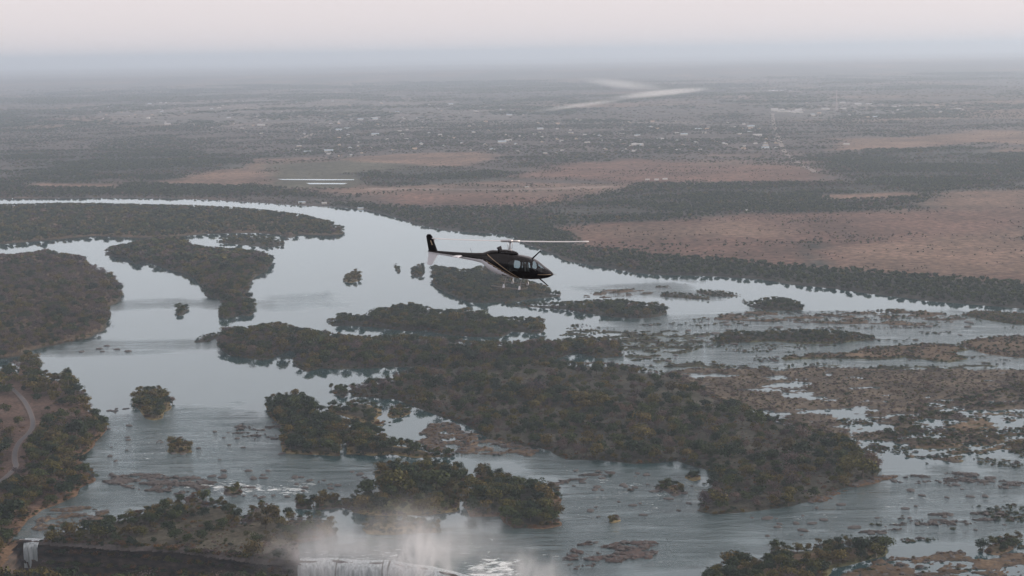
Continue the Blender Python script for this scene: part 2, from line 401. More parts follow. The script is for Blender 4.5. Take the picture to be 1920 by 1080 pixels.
FOAM = [([(300, 900), (460, 898), (600, 905), (600, 930), (450, 930), (320, 920)], 7, 0.85), ([(40, 985), (180, 975), (190, 1000), (90, 1006), (20, 1030), (20, 1000)], 5, 0.55),
        ([(560, 1022), (760, 1020), (780, 1060), (545, 1060)], 6, 0.7), ([(1190, 945), (1250, 942), (1250, 968), (1190, 968)], 6, 0.75),
        ([(900, 1040), (1010, 1050), (1010, 1100), (880, 1090)], 6, 0.95), ([(160, 820), (420, 800), (520, 830), (400, 860), (180, 870)], 14, 0.52),
        ([(1300, 870), (1350, 875), (1330, 900), (1290, 890)], 5, 0.5), ([(1060, 870), (1320, 900), (1280, 960), (1060, 960)], 14, 0.56), ([(1350, 985), (1660, 905), (1960, 880), (1960, 1000), (1700, 1005), (1400, 1015)], 20, 0.50), ([(560, 1000), (900, 990), (1250, 1000), (1250, 1090), (560, 1060)], 20, 0.5), ([(930, 955), (965, 955), (965, 968), (930, 968)], 3, 0.8)]
ROUGH = [(unproject(p), s, v) for p, s, v in ROUGH]; FOAM = [(unproject(p), s, v) for p, s, v in FOAM]
bx0, bx1 = -2600.0, 2700.0
outer = np.vstack([lip, [(bx1, lip[-1, 1])], [(bx1, 1600)], [(bx1, 6200)], [(-9000, 6200)], [(-9000, lip[0, 1])]])
gx, gy = np.meshgrid(np.arange(-560, 900, 9.0), np.arange(760, 1500, 9.0))
gx2, gy2 = np.meshgrid(np.arange(-1200, 1500, 30.0), np.arange(1500, 3200, 30.0))
pts = np.vstack([np.stack([gx.ravel(), gy.ravel()], 1), np.stack([gx2.ravel(), gy2.ravel()], 1)])
pts = pts[poly_sd(pts, outer) > 3.0]
allp = np.vstack([outer, pts])
n_o = len(outer)
res = delaunay_2d_cdt([Vector(p) for p in allp], [(i, (i + 1) % n_o) for i in range(n_o)], [], 1, 1e-4)
V = np.array([(v.x, v.y) for v in res[0]]); Fc = np.array([f for f in res[2] if len(f) == 3])
# small real waves in the rough water
def field(Pq, zones):
    out = np.zeros(len(Pq))
    for poly, s, v in zones:
        s = s * 2.2
        out = np.maximum(out, v * sstep(-s, s, poly_sd(Pq, poly) + (fbm(Pq, 25, 2, 33) - 0.5) * 2 * s))
    return out
rf = field(V, ROUGH); ff = field(V, FOAM)
me = mesh_np('river', np.column_stack([V, np.zeros(len(V))]), Fc)
set_color(me, 'flow', np.stack([rf, ff, 0 * rf], 1))
river = tag(new_obj('river', me, None, M['water']), 'broad river flowing round wooded islands to the falls', kind='structure')

# gorge wall below the lip: ledges of dark basalt
def rock_wall_mat():
    m, nt, b, out = mat_base('gorge_basalt')
    ge = nt.nodes.new('ShaderNodeNewGeometry')
    mp = nt.nodes.new('ShaderNodeMapping'); mp.inputs['Scale'].default_value = (0.35, 0.35, 0.9)
    n = nt.nodes.new('ShaderNodeTexNoise'); n.inputs['Scale'].default_value = 0.35; n.inputs['Detail'].default_value = 8
    rp = nt.nodes.new('ShaderNodeValToRGB')
    rp.color_ramp.elements[0].position = 0.35; rp.color_ramp.elements[0].color = (0.014, 0.014, 0.015, 1)
    rp.color_ramp.elements[1].position = 0.75; rp.color_ramp.elements[1].color = (0.105, 0.072, 0.052, 1)
    nt.links.new(ge.outputs['Position'], mp.inputs['Vector']); nt.links.new(mp.outputs[0], n.inputs['Vector'])
    nt.links.new(n.outputs['Fac'], rp.inputs['Fac']); nt.links.new(rp.outputs[0], b.inputs['Base Color'])
    b.inputs['Roughness'].default_value = 0.8
    bp = nt.nodes.new('ShaderNodeBump'); bp.inputs['Distance'].default_value = 1.2; nt.links.new(n.outputs['Fac'], bp.inputs['Height']); nt.links.new(bp.outputs[0], b.inputs['Normal'])
    return m
M['wall'] = rock_wall_mat()
GORGE_Z = -100.0
wl = resample(lip, 2.5)
tan_ = np.gradient(wl, axis=0); tan_ /= np.hypot(*tan_.T)[:, None]
nrm = np.stack([tan_[:, 1], -tan_[:, 0]], 1)           # towards the gorge
zr = np.concatenate([[-0.12], -np.array([0.8, 2.5, 4.5, 6.3, 6.6, 8, 10, 12.7, 13.1, 15, 17, 19.2, 19.6, 22, 25.7, 26.1, 30, 35, 42, 50, 60, 75, 100])])
nv = len(wl); rows = []
for k, z in enumerate(zr):
    step = 0.0 if k == 0 else 1.0 + 4.2 * math.floor(min(-z, 40) / 6.5)
    j = fbm(np.column_stack([np.arange(nv) * 2.5, np.full(nv, z * 1.4)]), 9, 4, 91) * (0.0 if k == 0 else 4.5)
    q = wl + nrm * (step * 0.55 + j)[:, None]
    rows.append(np.column_stack([q, np.full(nv, z)]))
V = np.vstack(rows); idx = np.arange(nv * len(zr)).reshape(len(zr), nv)
Fq = np.stack([idx[:-1, :-1], idx[1:, :-1], idx[1:, 1:], idx[:-1, 1:]], -1).reshape(-1, 4)
gw = tag(new_obj('gorge_wall', mesh_np('gorge_wall', V, Fq), None, M['wall']), 'dark basalt wall dropping from the lip of the falls', kind='structure')
# near rim of the gorge, mostly below the frame
RIM_PX = [(-420, 1128), (-150, 1122), (0, 1112), (120, 1108), (250, 1106), (400, 1110), (540, 1122), (700, 1150), (900, 1185), (1200, 1260), (1500, 1330), (1920, 1430), (2600, 1600)]
rim = resample(unproject(RIM_PX), 4.0)
rim = rim + (np.stack([fbm(rim, 16, 3, 71), fbm(rim, 16, 3, 72)], 1) - 0.5) * 6
V = np.vstack([np.column_stack([rim + np.array([0, -0.02 * d]), np.full(len(rim), z)]) for z, d in ((1.6, 0), (-8, 40), (-40, -60), (GORGE_Z, -200))])
idx = np.arange(len(rim) * 4).reshape(4, -1)
Fq = np.stack([idx[:-1, :-1], idx[:-1, 1:], idx[1:, 1:], idx[1:, :-1]], -1).reshape(-1, 4)
tag(new_obj('near_gorge_wall', mesh_np('near_gorge_wall', V, Fq), None, M['wall']), 'near side wall of the gorge facing the falls', kind='structure')
gf = np.vstack([wl + nrm * 2, rim[::-1]])
bm = bmesh.new(); bm.faces.new([bm.verts.new((p[0], p[1], GORGE_Z + 0.5)) for p in np.vstack([resample(lip_w, 30) + np.array([0, 40]), resample(unproject(RIM_PX), 30)[::-1] - np.array([0, 40])])])
bmesh.ops.triangulate(bm, faces=bm.faces[:]); me = bpy.data.meshes.new('gorge_water'); bm.to_mesh(me); bm.free()
tag(new_obj('gorge_water', me, None, M['water']), 'water in the bottom of the gorge', kind='structure')
pl = np.vstack([rim, [(60000, rim[-1, 1])], [(60000, -60000)], [(-60000, -60000)], [(-60000, rim[0, 1])]])
bm = bmesh.new(); bm.faces.new([bm.verts.new((p[0], p[1], 1.6)) for p in pl]); bmesh.ops.triangulate(bm, faces=bm.faces[:])
bmesh.ops.recalc_face_normals(bm, faces=bm.faces[:])
me = bpy.data.meshes.new('near_plateau'); bm.to_mesh(me); bm.free(); set_color(me, 'cover', np.tile(C_SCRUB * 0.7, (len(me.vertices), 1)))
tag(new_obj('near_plateau', me, None, M['plain']), 'plateau on the near side of the gorge', kind='structure')

# falling water
def fall_mat():
    m, nt, b, out = mat_base('falling_water')
    ge = nt.nodes.new('ShaderNodeNewGeometry')
    mp = nt.nodes.new('ShaderNodeMapping'); mp.inputs['Scale'].default_value = (1, 1, 0.045)
    n = nt.nodes.new('ShaderNodeTexNoise'); n.inputs['Scale'].default_value = 0.55; n.inputs['Detail'].default_value = 7; n.inputs['Roughness'].default_value = 0.65
    rp = nt.nodes.new('ShaderNodeValToRGB')
    rp.color_ramp.elements[0].position = 0.36; rp.color_ramp.elements[0].color = (0.20, 0.25, 0.265, 1)
    rp.color_ramp.elements[1].position = 0.66; rp.color_ramp.elements[1].color = (0.66, 0.73, 0.75, 1)
    nt.links.new(ge.outputs['Position'], mp.inputs['Vector']); nt.links.new(mp.outputs[0], n.inputs['Vector'])
    nt.links.new(n.outputs['Fac'], rp.inputs['Fac']); nt.links.new(rp.outputs[0], b.inputs['Base Color'])
    b.inputs['Roughness'].default_value = 0.6
    return m
M['fall'] = fall_mat()
def waterfall(name, px0, px1, label, drop, bulge=2.5, gaps=0.0, seed=0):
    a, b_ = unproject([px0, px1])
    k = np.where((wl[:, 0] >= a[0]) & (wl[:, 0] <= b_[0]) & (np.abs(wl[:, 1] - (a[1] + b_[1]) / 2) < 90))[0]
    line = resample(wl[k], 0.7); n = len(line)
    tt = np.gradient(line, axis=0); tt /= np.hypot(*tt.T)[:, None]; nn = np.stack([tt[:, 1], -tt[:, 0]], 1)
    zs = np.concatenate([[0.06, 0.0, -0.35, -1.2, -2.6], -np.linspace(5, drop, 22)]); rows = []
    fold = fbm(np.column_stack([np.arange(n) * 0.7, np.zeros(n)]), 3.0, 3, seed)
    for z in zs:
        fwd = -1.5 if z > 0.03 else (bulge + 4.6) * (1 - math.exp(z / 1.6)) + 0.03 * -z
        rows.append(np.column_stack([line + nn * (fwd + (fold - 0.5) * min(2.2, 0.6 * -min(z, 0)))[:, None], np.full(n, z)]))
    V = np.vstack(rows); idx = np.arange(n * len(zs)).reshape(len(zs), n)
    f = np.stack([idx[:-1, :-1], idx[1:, :-1], idx[1:, 1:], idx[:-1, 1:]], -1)
    # the curtain is torn into separate strands where the rock lip stands proud
    keep = fold[:-1] > gaps
    f = f[:, keep].reshape(-1, 4)
    return tag(new_obj(name, mesh_np(name, V, f), None, M['fall']), label, 'waterfall')
waterfall('waterfall', (556, 1049), (940, 1096), 'wide white curtain of water falling past the cliff under the spray', 96, gaps=0.14, seed=5)
waterfall('waterfall', (46, 1011), (77, 1012), 'narrow turquoise cataract dropping beside the cliff at the lower left', 96, 1.5, 0.12, seed=9)
waterfall('waterfall', (30, 1012), (37, 1011), 'thin broken side chute left of the narrow cataract', 60, 0.8, 0.0, seed=14)

# ------------------------------------------------------------------ plants: one mesh per variety, shared
def crown_mesh(name, seed, n_clump, n_leaf, leaf, mat, z0=0.18, width=0.42, flat=1.0, ragged=0.35, hollow=0.55):
    """crown of leaf sprays round a handful of boughs; unit height, base at z = 0"""
    r = np.random.default_rng(seed)
    V = []; F = []
    cz = (z0 + 1) / 2; hz = (1 - z0) / 2
    cl = []
    for k in range(n_clump):
        while True:
            p = r.uniform(-1, 1, 3)
            if 0.25 < np.linalg.norm(p) < 1: break
        p = p * (0.55 + 0.45 * r.random()) * np.array([1, 1, 1])
        cl.append((np.array([p[0] * width * 0.78, p[1] * width * 0.78, cz + p[2] * hz * 0.68 * flat]), (0.36 + ragged * r.random()) * width))
    cl.append((np.array([0, 0, cz]), width * 0.6))
    for c, rad in cl:
        for j in range(n_leaf):
            d = r.normal(size=3); d /= np.linalg.norm(d)
            if d[2] < -0.5: d[2] *= -0.5
            p = c + d * rad * (hollow + (1 - hollow) * r.random()) * np.array([1, 1, 0.85])
            p[2] = max(0.02, min(1.0, p[2]))
            nrm_ = d + r.normal(size=3) * 0.45; nrm_ /= np.linalg.norm(nrm_)
            t = np.cross(nrm_, r.normal(size=3)); t /= np.linalg.norm(t); b = np.cross(nrm_, t)
            s = leaf * (0.6 + 0.9 * r.random()); i = len(V)
            V += [p - t * s, p + b * s * 0.6 + nrm_ * s * 0.15, p + t * s, p - b * s * 0.6]
            F.append((i, i + 1, i + 2, i + 3))
    me = mesh_np(name, V, F, False); me.materials.append(mat)
    return me

def trunk_mesh(name, seed, z_top=0.75, r0=0.022):
    r = np.random.default_rng(seed); bm = bmesh.new()
    def limb(a, b, ra, rb, n=6):
        a = Vector(a); b = Vector(b); d = (b - a).normalized(); t = d.orthogonal().normalized(); s = d.cross(t)
        ra_ = [bm.verts.new(a + (t * math.cos(x) + s * math.sin(x)) * ra) for x in np.linspace(0, 2 * math.pi, n, endpoint=False)]
        rb_ = [bm.verts.new(b + (t * math.cos(x) + s * math.sin(x)) * rb) for x in np.linspace(0, 2 * math.pi, n, endpoint=False)]
        for i in range(n): bm.faces.new((ra_[i], ra_[(i + 1) % n], rb_[(i + 1) % n], rb_[i]))
    mid = (r.normal() * 0.02, r.normal() * 0.02, 0.33)
    limb((0, 0, -0.06), mid, r0 * 1.3, r0 * 0.9); limb(mid, (r.normal() * 0.03, r.normal() * 0.03, z_top), r0 * 0.9, r0 * 0.3)
    for k in range(4):
        an = k * 1.6 + r.random(); limb(mid, (math.cos(an) * 0.24, math.sin(an) * 0.24, 0.5 + 0.25 * r.random()), r0 * 0.6, r0 * 0.2, 5)
    me = bpy.data.meshes.new(name); bm.to_mesh(me); bm.free(); me.materials.append(M['bark'])
    return me

VAR = {}     # variety -> list of (crown mesh, trunk mesh)
for kind, n, args in (('green', 4, dict(n_clump=11, n_leaf=42, leaf=0.056, z0=0.07)), ('olive', 3, dict(n_clump=10, n_leaf=38, leaf=0.054, z0=0.06)),
                      ('bare', 3, dict(n_clump=9, n_leaf=34, leaf=0.034, hollow=0.25, ragged=0.5)), ('russet', 2, dict(n_clump=8, n_leaf=32, leaf=0.055, z0=0.08))):
    VAR[kind] = [(crown_mesh('crown_' + kind, 100 + 10 * i + len(kind), mat=M[kind], width=0.44 + 0.07 * (i % 2), **args), trunk_mesh('trunk_' + kind, 30 + i)) for i in range(n)]

def join_mesh(name, parts):
    bm = bmesh.new(); mats = []
    for me in parts:
        n0 = len(bm.faces); bm.from_mesh(me); bm.faces.ensure_lookup_table()
        for f in bm.faces[n0:]: f.material_index = len(mats)
        mats.append(me.materials[0])
    out = bpy.data.meshes.new(name); bm.to_mesh(out); bm.free()
    for m in mats: out.materials.append(m)
    return out

# prototypes the woods are grown from (geometry nodes pick among them)
wood_col = bpy.data.collections.new('wood_plants')
PROTO = {}; _pn = 0
def add_proto(kind, me):
    global _pn
    o = bpy.data.objects.new('p%03d' % _pn, me); wood_col.objects.link(o); PROTO.setdefault(kind, []).append(_pn); _pn += 1
for kind in VAR:
    for cm, tm in VAR[kind]: add_proto(kind, join_mesh('plant_' + kind, [cm, tm]))
for kind, mat_k, w, nl in (('shrub_green', 'green', 0.62, 26), ('shrub_olive', 'olive', 0.66, 26), ('shrub_bare', 'bare', 0.7, 24), ('shrub_russet', 'russet', 0.66, 24)):
    for i in range(2): add_proto(kind, crown_mesh(kind, 300 + i + len(kind), 7, nl, 0.085, M[mat_k], z0=0.0, width=w))
for kind, mat_k, w in (('far_green', 'green', 0.55), ('far_olive', 'olive', 0.55), ('far_bare', 'bare', 0.55)):
    for i in range(2): add_proto(kind, crown_mesh(kind, 400 + i + len(kind), 6, 12, 0.15, M[mat_k], z0=0.05, width=w))

def rock_mesh(seed):
    bm = bmesh.new(); bmesh.ops.create_icosphere(bm, subdivisions=2, radius=1.0); r = np.random.default_rng(seed); o = r.uniform(0, 50, 3)
    for v in bm.verts:
        p = np.array(v.co) * 1.3 + o
        n = fbm(np.array([[p[0] + p[2] * 0.7, p[1] - p[2] * 0.4]]), 1.0, 3, seed)[0]
        v.co *= 0.65 + 0.7 * n; v.co.z = v.co.z * 0.5
        if v.co.z > 0.28: v.co.z = 0.28 + (v.co.z - 0.28) * 0.4
    me = bpy.data.meshes.new('boulder'); bm.to_mesh(me); bm.free(); me.materials.append(M['rock'])
    return me
ROCKS = [rock_mesh(s) for s in range(5)]
for me_ in ROCKS[:3]: add_proto('rubble', me_)

def wood_tree():
    ng = bpy.data.node_groups.new('grow_wood', 'GeometryNodeTree')
    ng.interface.new_socket('Geometry', in_out='INPUT', socket_type='NodeSocketGeometry')
    ng.interface.new_socket('Geometry', in_out='OUTPUT', socket_type='NodeSocketGeometry')
    N = ng.nodes; L = ng.links
    gi = N.new('NodeGroupInput'); go = N.new('NodeGroupOutput')
    ci = N.new('GeometryNodeCollectionInfo'); ci.inputs['Collection'].default_value = wood_col
    ci.inputs['Separate Children'].default_value = True; ci.inputs['Reset Children'].default_value = True
    ip = N.new('GeometryNodeInstanceOnPoints'); ip.inputs['Pick Instance'].default_value = True
    def attr(name, t):
        a = N.new('GeometryNodeInputNamedAttribute'); a.data_type = t; a.inputs['Name'].default_value = name
        return a.outputs[0]
    L.new(gi.outputs[0], ip.inputs['Points']); L.new(ci.outputs[0], ip.inputs['Instance'])
    L.new(attr('kind_index', 'INT'), ip.inputs['Instance Index'])
    L.new(attr('plant_scale', 'FLOAT_VECTOR'), ip.inputs['Scale'])
    cx = N.new('ShaderNodeCombineXYZ'); L.new(attr('turn', 'FLOAT'), cx.inputs['Z'])
    L.new(cx.outputs[0], ip.inputs['Rotation'])
    L.new(ip.outputs[0], go.inputs[0])
    return ng
WOOD_NG = wood_tree()

def wood(name, label, pos, scl, kinds):
    """a mass of plants nobody could count, one object"""
    if not len(pos): return None
    me = bpy.data.meshes.new(name); me.vertices.add(len(pos)); me.vertices.foreach_set('co', np.asarray(pos, np.float32).ravel())
    a = me.attributes.new('plant_scale', 'FLOAT_VECTOR', 'POINT'); a.data.foreach_set('vector', np.asarray(scl, np.float32).ravel())
    a = me.attributes.new('kind_index', 'INT', 'POINT'); a.data.foreach_set('value', np.asarray(kinds, np.int32))
    a = me.attributes.new('turn', 'FLOAT', 'POINT'); a.data.foreach_set('value', RNG.uniform(0, 6.28, len(pos)).astype(np.float32))
    o = new_obj(name, me); md = o.modifiers.new('grow', 'NODES'); md.node_group = WOOD_NG
    return tag(o, label, kind='stuff')

# ------------------------------------------------------------------ road on the left bank
road_px = [(-30, 712), (0, 722), (22, 732), (45, 755), (58, 780), (62, 800), (55, 815), (38, 832), (29, 850), (28, 868), (30, 880), (16, 895), (0, 908), (-40, 935)]
ctr = unproject(road_px)
def catmull(p, n=8):
    q = np.vstack([2 * p[0] - p[1], p, 2 * p[-1] - p[-2]]); out = []
    for i in range(1, len(q) - 2):
        for t in np.linspace(0, 1, n, endpoint=False):
            a, b, c, d = q[i - 1], q[i], q[i + 1], q[i + 2]
            out.append(0.5 * ((2 * b) + (-a + c) * t + (2 * a - 5 * b + 4 * c - d) * t ** 2 + (-a + 3 * b - 3 * c + d) * t ** 3))
    return np.array(out + [p[-1]])
ctr = catmull(ctr)

# ------------------------------------------------------------------ islands and the left bank
G_WOOD = np.array([0.044, 0.044, 0.035]); G_BROWN = np.array([0.128, 0.094, 0.062]); G_REED = np.array([0.150, 0.120, 0.060]); G_RED = np.array([0.235, 0.130, 0.085])
G_ROCK = np.array([0.070, 0.062, 0.058]); G_SAND = np.array([0.12, 0.078, 0.048]); G_GREEN = np.array([0.085, 0.088, 0.045]); G_GREY = np.array([0.11, 0.098, 0.092])
MIX_G = (0.54, 0.25, 0.17, 0.04); MIX_M = (0.37, 0.24, 0.33, 0.06); MIX_B = (0.25, 0.15, 0.55, 0.05); MIX_O = (0.42, 0.40, 0.10, 0.08)
ISL = [
 # key, outline, tree height, spacing, density, mix, shore colour, inner colour, phrase
 ('far_island', [(-300, 386), (0, 383), (120, 380), (250, 382), (330, 384), (420, 387), (480, 392), (560, 401), (610, 413), (640, 427), (648, 434), (640, 440), (610, 442), (560, 440), (545, 447), (520, 440), (480, 437), (400, 438), (350, 442), (300, 446), (265, 447), (180, 443), (120, 448), (60, 453), (0, 458), (-300, 470)], 9, 10, 0.85, MIX_G, G_WOOD, G_BROWN, 'the long low island below the far shore'),
 ('wedge_island', [(193, 470), (215, 461), (240, 457), (270, 449), (300, 443), (335, 444), (350, 457), (395, 464), (440, 466), (480, 470), (500, 476), (514, 490), (500, 508), (480, 518), (470, 530), (466, 545), (450, 553), (475, 562), (480, 578), (470, 594), (455, 591), (440, 595), (425, 598), (410, 595), (410, 580), (418, 572), (410, 562), (385, 555), (383, 540), (372, 530), (360, 518), (340, 512), (315, 506), (295, 498), (270, 489), (255, 497), (243, 485), (225, 482), (205, 480)], 10, 8, 0.95, MIX_M, G_WOOD, G_WOOD, 'the wedge-shaped island in the upper reach'),
 ('reed_islet', [(402, 452), (430, 443), (470, 441), (505, 443), (537, 452), (530, 461), (500, 464), (470, 461), (440, 458), (415, 456)], 6, 8, 0.8, MIX_G, G_WOOD, G_WOOD, 'the ragged islet behind the wedge-shaped island'),
 ('left_island', [(-300, 476), (30, 476), (60, 473), (88, 467), (95, 474), (120, 476), (150, 479), (157, 488), (175, 500), (190, 502), (205, 512), (220, 528), (230, 548), (225, 565), (205, 575), (208, 590), (200, 605), (195, 620), (165, 635), (130, 642), (90, 650), (60, 658), (40, 668), (10, 672), (-300, 690)], 10, 8, 0.95, MIX_B, G_WOOD, G_BROWN, 'the big island at the left edge of the river'),
 ('left_bank', [(-300, 690), (5, 690), (20, 684), (35, 692), (38, 672), (52, 658), (70, 675), (78, 695), (100, 703), (118, 710), (122, 694), (130, 690), (137, 705), (138, 722), (150, 725), (165, 745), (163, 760), (180, 770), (200, 785), (206, 800), (195, 815), (175, 835), (158, 852), (150, 862), (170, 875), (185, 890), (178, 905), (150, 915), (145, 930), (110, 945), (80, 955), (50, 975), (40, 990), (26, 1012), (16, 1034), (-4, 1058), (-40, 1078), (-120, 1112), (-300, 1135)], 10, 9, 0.95, (0.40, 0.33, 0.20, 0.07), G_SAND, np.array([0.088, 0.060, 0.047]), 'the left bank beside the road'),
 ('round_islet', [(248, 745), (258, 735), (268, 726), (290, 725), (305, 731), (308, 741), (320, 745), (327, 757), (318, 768), (306, 772), (305, 784), (290, 788), (272, 785), (265, 770), (250, 760)], 9, 7, 1.0, MIX_O, G_REED, G_WOOD, 'the round islet in open water off the left bank'),
 ('bush_islet', [(313, 840), (322, 820), (350, 822), (358, 835), (362, 848), (330, 850), (315, 847)], 6, 6, 1.0, MIX_O, G_REED, G_REED, 'the small bushy islet in the left rapids'),
 ('speck_islet', [(328, 590), (334, 571), (340, 568), (356, 580), (340, 593)], 7, 6, 1.0, MIX_G, G_WOOD, G_WOOD, 'the tiny islet below the wedge-shaped island'),
 ('reed_hump', [(641, 525), (655, 510), (664, 507), (668, 503), (678, 513), (675, 527), (655, 531)], 6, 6, 0.8, (0.2, 0.7, 0.1, 0), G_REED, G_REED, 'the tan reed islet in the middle of the upper reach'),
 ('twin_speck', [(738, 500), (741, 494), (747, 500), (752, 508), (748, 512), (742, 505)], 4, 6, 1.0, MIX_G, G_WOOD, G_WOOD, 'the speck of an islet left of the helicopter island'),
 ('tail_islet', [(770, 510), (775, 500), (790, 493), (797, 500), (795, 512), (790, 519), (772, 518)], 6, 7, 0.9, MIX_G, G_WOOD, G_WOOD, 'the small islet under the helicopter tail'),
 ('heli_island', [(808, 505), (820, 497), (850, 503), (880, 505), (900, 499), (915, 502), (940, 515), (985, 525), (1020, 535), (1030, 545), (1055, 548), (1050, 556), (1000, 560), (960, 566), (900, 568), (880, 567), (850, 555), (830, 545), (812, 535), (808, 525), (815, 515)], 9, 8, 0.95, MIX_G, G_WOOD, G_WOOD, 'the island below the helicopter'),
 ('strip_island', [(935, 566), (980, 566), (1030, 567), (1080, 565), (1120, 562), (1165, 562), (1195, 566), (1230, 568), (1248, 575), (1250, 587), (1235, 594), (1200, 597), (1150, 595), (1110, 588), (1060, 581), (1010, 577), (960, 573)], 9, 8, 0.95, MIX_G, G_WOOD, G_WOOD, 'the slim island right of and below the helicopter'),
 ('upper_band', [(607, 600), (630, 594), (645, 587), (665, 590), (700, 592), (708, 580), (730, 576), (770, 567), (785, 572), (800, 578), (830, 582), (880, 578), (900, 586), (930, 595), (975, 595), (1010, 595), (1023, 610), (1018, 625), (960, 622), (940, 632), (900, 632), (850, 630), (800, 620), (760, 621), (700, 613), (660, 611), (625, 611)], 9, 8, 0.95, MIX_G, G_WOOD, G_WOOD, 'the long thin island above the central woods'),
 ('hook_islet', [(360, 637), (375, 632), (395, 625), (415, 622), (420, 630), (400, 636), (390, 642), (365, 643)], 5, 7, 0.9, MIX_G, G_WOOD, G_WOOD, 'the hooked islet at the left tip of the central woods'),
 ('middle_band', [(405, 640), (415, 626), (430, 612), (460, 615), (490, 608), (512, 604), (540, 610), (580, 618), (620, 622), (660, 630), (720, 630), (760, 628), (830, 632), (880, 640), (930, 640), (985, 640), (1010, 633), (1040, 640), (1090, 632), (1140, 635), (1172, 640), (1165, 655), (1170, 668), (1120, 672), (1080, 660), (1040, 675), (980, 676), (920, 684), (860, 698), (800, 688), (740, 688), (700, 690), (640, 692), (600, 690), (575, 697), (560, 690), (545, 676), (570, 660), (540, 658), (515, 670), (495, 677), (460, 672), (430, 668), (412, 655)], 10, 8, 0.95, MIX_M, G_WOOD, G_WOOD, 'the middle band of the central woods'),
 ('main_island', [(655, 722), (690, 712), (735, 708), (760, 695), (800, 685), (860, 678), (920, 676), (980, 672), (1080, 678), (1150, 680), (1200, 690), (1270, 700), (1300, 720), (1380, 755), (1450, 780), (1520, 800), (1575, 818), (1610, 840), (1650, 858), (1652, 880), (1640, 895), (1610, 905), (1560, 925), (1520, 940), (1480, 950), (1440, 955), (1400, 960), (1340, 965), (1305, 960), (1310, 940), (1330, 915), (1345, 885), (1310, 878), (1270, 865), (1230, 868), (1190, 870), (1140, 865), (1100, 862), (1060, 862), (1030, 845), (990, 838), (950, 832), (920, 826), (900, 812), (870, 795), (835, 785), (800, 770), (760, 757), (740, 748), (700, 745), (665, 745), (655, 735)], 10, 8, 0.74, MIX_M, G_WOOD, G_WOOD * 1.4, 'the large central island'),
 ('left_clump', [(497, 750), (505, 742), (517, 738), (530, 740), (545, 735), (565, 733), (572, 740), (590, 755), (600, 768), (610, 770), (650, 790), (690, 792), (715, 808), (730, 823), (780, 830), (810, 840), (850, 845), (890, 855), (840, 857), (780, 858), (735, 852), (700, 855), (650, 852), (645, 815), (640, 815), (636, 855), (580, 853), (525, 850), (528, 825), (535, 805), (515, 790), (500, 775)], 10, 8, 1.0, MIX_G, G_REED, G_WOOD, 'the dense clump left of the large island'),
 ('inner_islet', [(608, 762), (625, 755), (650, 764), (655, 750), (690, 752), (715, 760), (717, 775), (705, 785), (738, 797), (700, 798), (660, 786), (625, 775)], 7, 8, 1.0, MIX_G, G_REED, G_WOOD, 'the islet between the clump and the large island'),
 ('button_islet', [(725, 772), (735, 757), (768, 760), (772, 775), (750, 784), (728, 783)], 6, 7, 1.0, MIX_O, G_REED, G_WOOD, 'the button-shaped islet in the inner channel'),
 ('dot_islet', [(617, 732), (625, 722), (650, 722), (653, 738), (645, 750), (632, 742)], 8, 7, 1.0, MIX_G, G_WOOD, G_WOOD, 'the dot of an islet above the clump'),
 ('spray_island', [(697, 885), (708, 868), (735, 863), (755, 875), (790, 870), (805, 857), (830, 868), (860, 875), (880, 888), (885, 905), (865, 925), (860, 960), (800, 967), (740, 967), (690, 968), (655, 960), (650, 945), (700, 930), (720, 910), (700, 895)], 10, 8, 0.95, MIX_O, G_REED, G_GREEN, 'the island veiled by spray above the falls'),
 ('dark_island', [(890, 880), (905, 872), (925, 880), (945, 893), (975, 897), (1010, 903), (1045, 912), (1058, 930), (1050, 945), (1030, 955), (1055, 968), (1052, 985), (1020, 992), (960, 990), (945, 980), (940, 967), (885, 968), (868, 945), (875, 920), (893, 905)], 10, 8, 1.0, MIX_O, G_SAND, G_WOOD, 'the dark island right of the spray'),
 ('row_islet', [(548, 945), (560, 927), (580, 930), (588, 945), (604, 922), (625, 925), (640, 940), (665, 925), (705, 917), (714, 935), (710, 958), (680, 962), (640, 952), (600, 957), (555, 955)], 7, 7, 0.85, MIX_O, G_ROCK, G_GREEN, 'the row of bushes above the falls'),
 ('low_islet', [(675, 990), (690, 971), (740, 970), (790, 975), (835, 986), (825, 999), (740, 1002), (690, 1001)], 6, 6, 0.9, (0.3, 0.6, 0.1, 0), G_REED, G_REED, 'the low reedy islet inside the spray'),
 ('cliff_island', [(72, 1018), (85, 995), (100, 988), (150, 985), (190, 975), (230, 965), (260, 955), (290, 948), (315, 938), (345, 934), (352, 924), (380, 924), (386, 940), (410, 938), (435, 943), (442, 965), (455, 970), (460, 955), (485, 942), (515, 945), (527, 960), (530, 975), (545, 964), (600, 965), (627, 985), (637, 1000), (600, 1012), (562, 1018), (556, 1056), (500, 1056), (420, 1046), (340, 1034), (250, 1030), (150, 1022)], 9, 8, 0.72, MIX_O, G_ROCK, G_GREEN * 0.35 + G_ROCK * 0.6, 'the cliff-top island left of the main fall'),
 ('dome_bush', [(1230, 905), (1250, 902), (1280, 905), (1282, 925), (1265, 932), (1245, 920), (1225, 918)], 5.5, 6, 1.0, MIX_O, G_ROCK, G_REED, 'the pair of bushes in the rapids beside the large island'),
 ('cap_bush', [(1284, 895), (1290, 883), (1312, 884), (1318, 898), (1300, 902)], 5, 6, 1.0, MIX_O, G_REED, G_REED, 'the cap-shaped bush islet beside the large island'),
 ('rust_bush', [(1140, 978), (1146, 966), (1162, 966), (1167, 976), (1150, 981)], 5, 5, 1.0, (0, 0.4, 0.1, 0.5), G_REED, G_REED, 'the rusty bush alone in the rapids'),
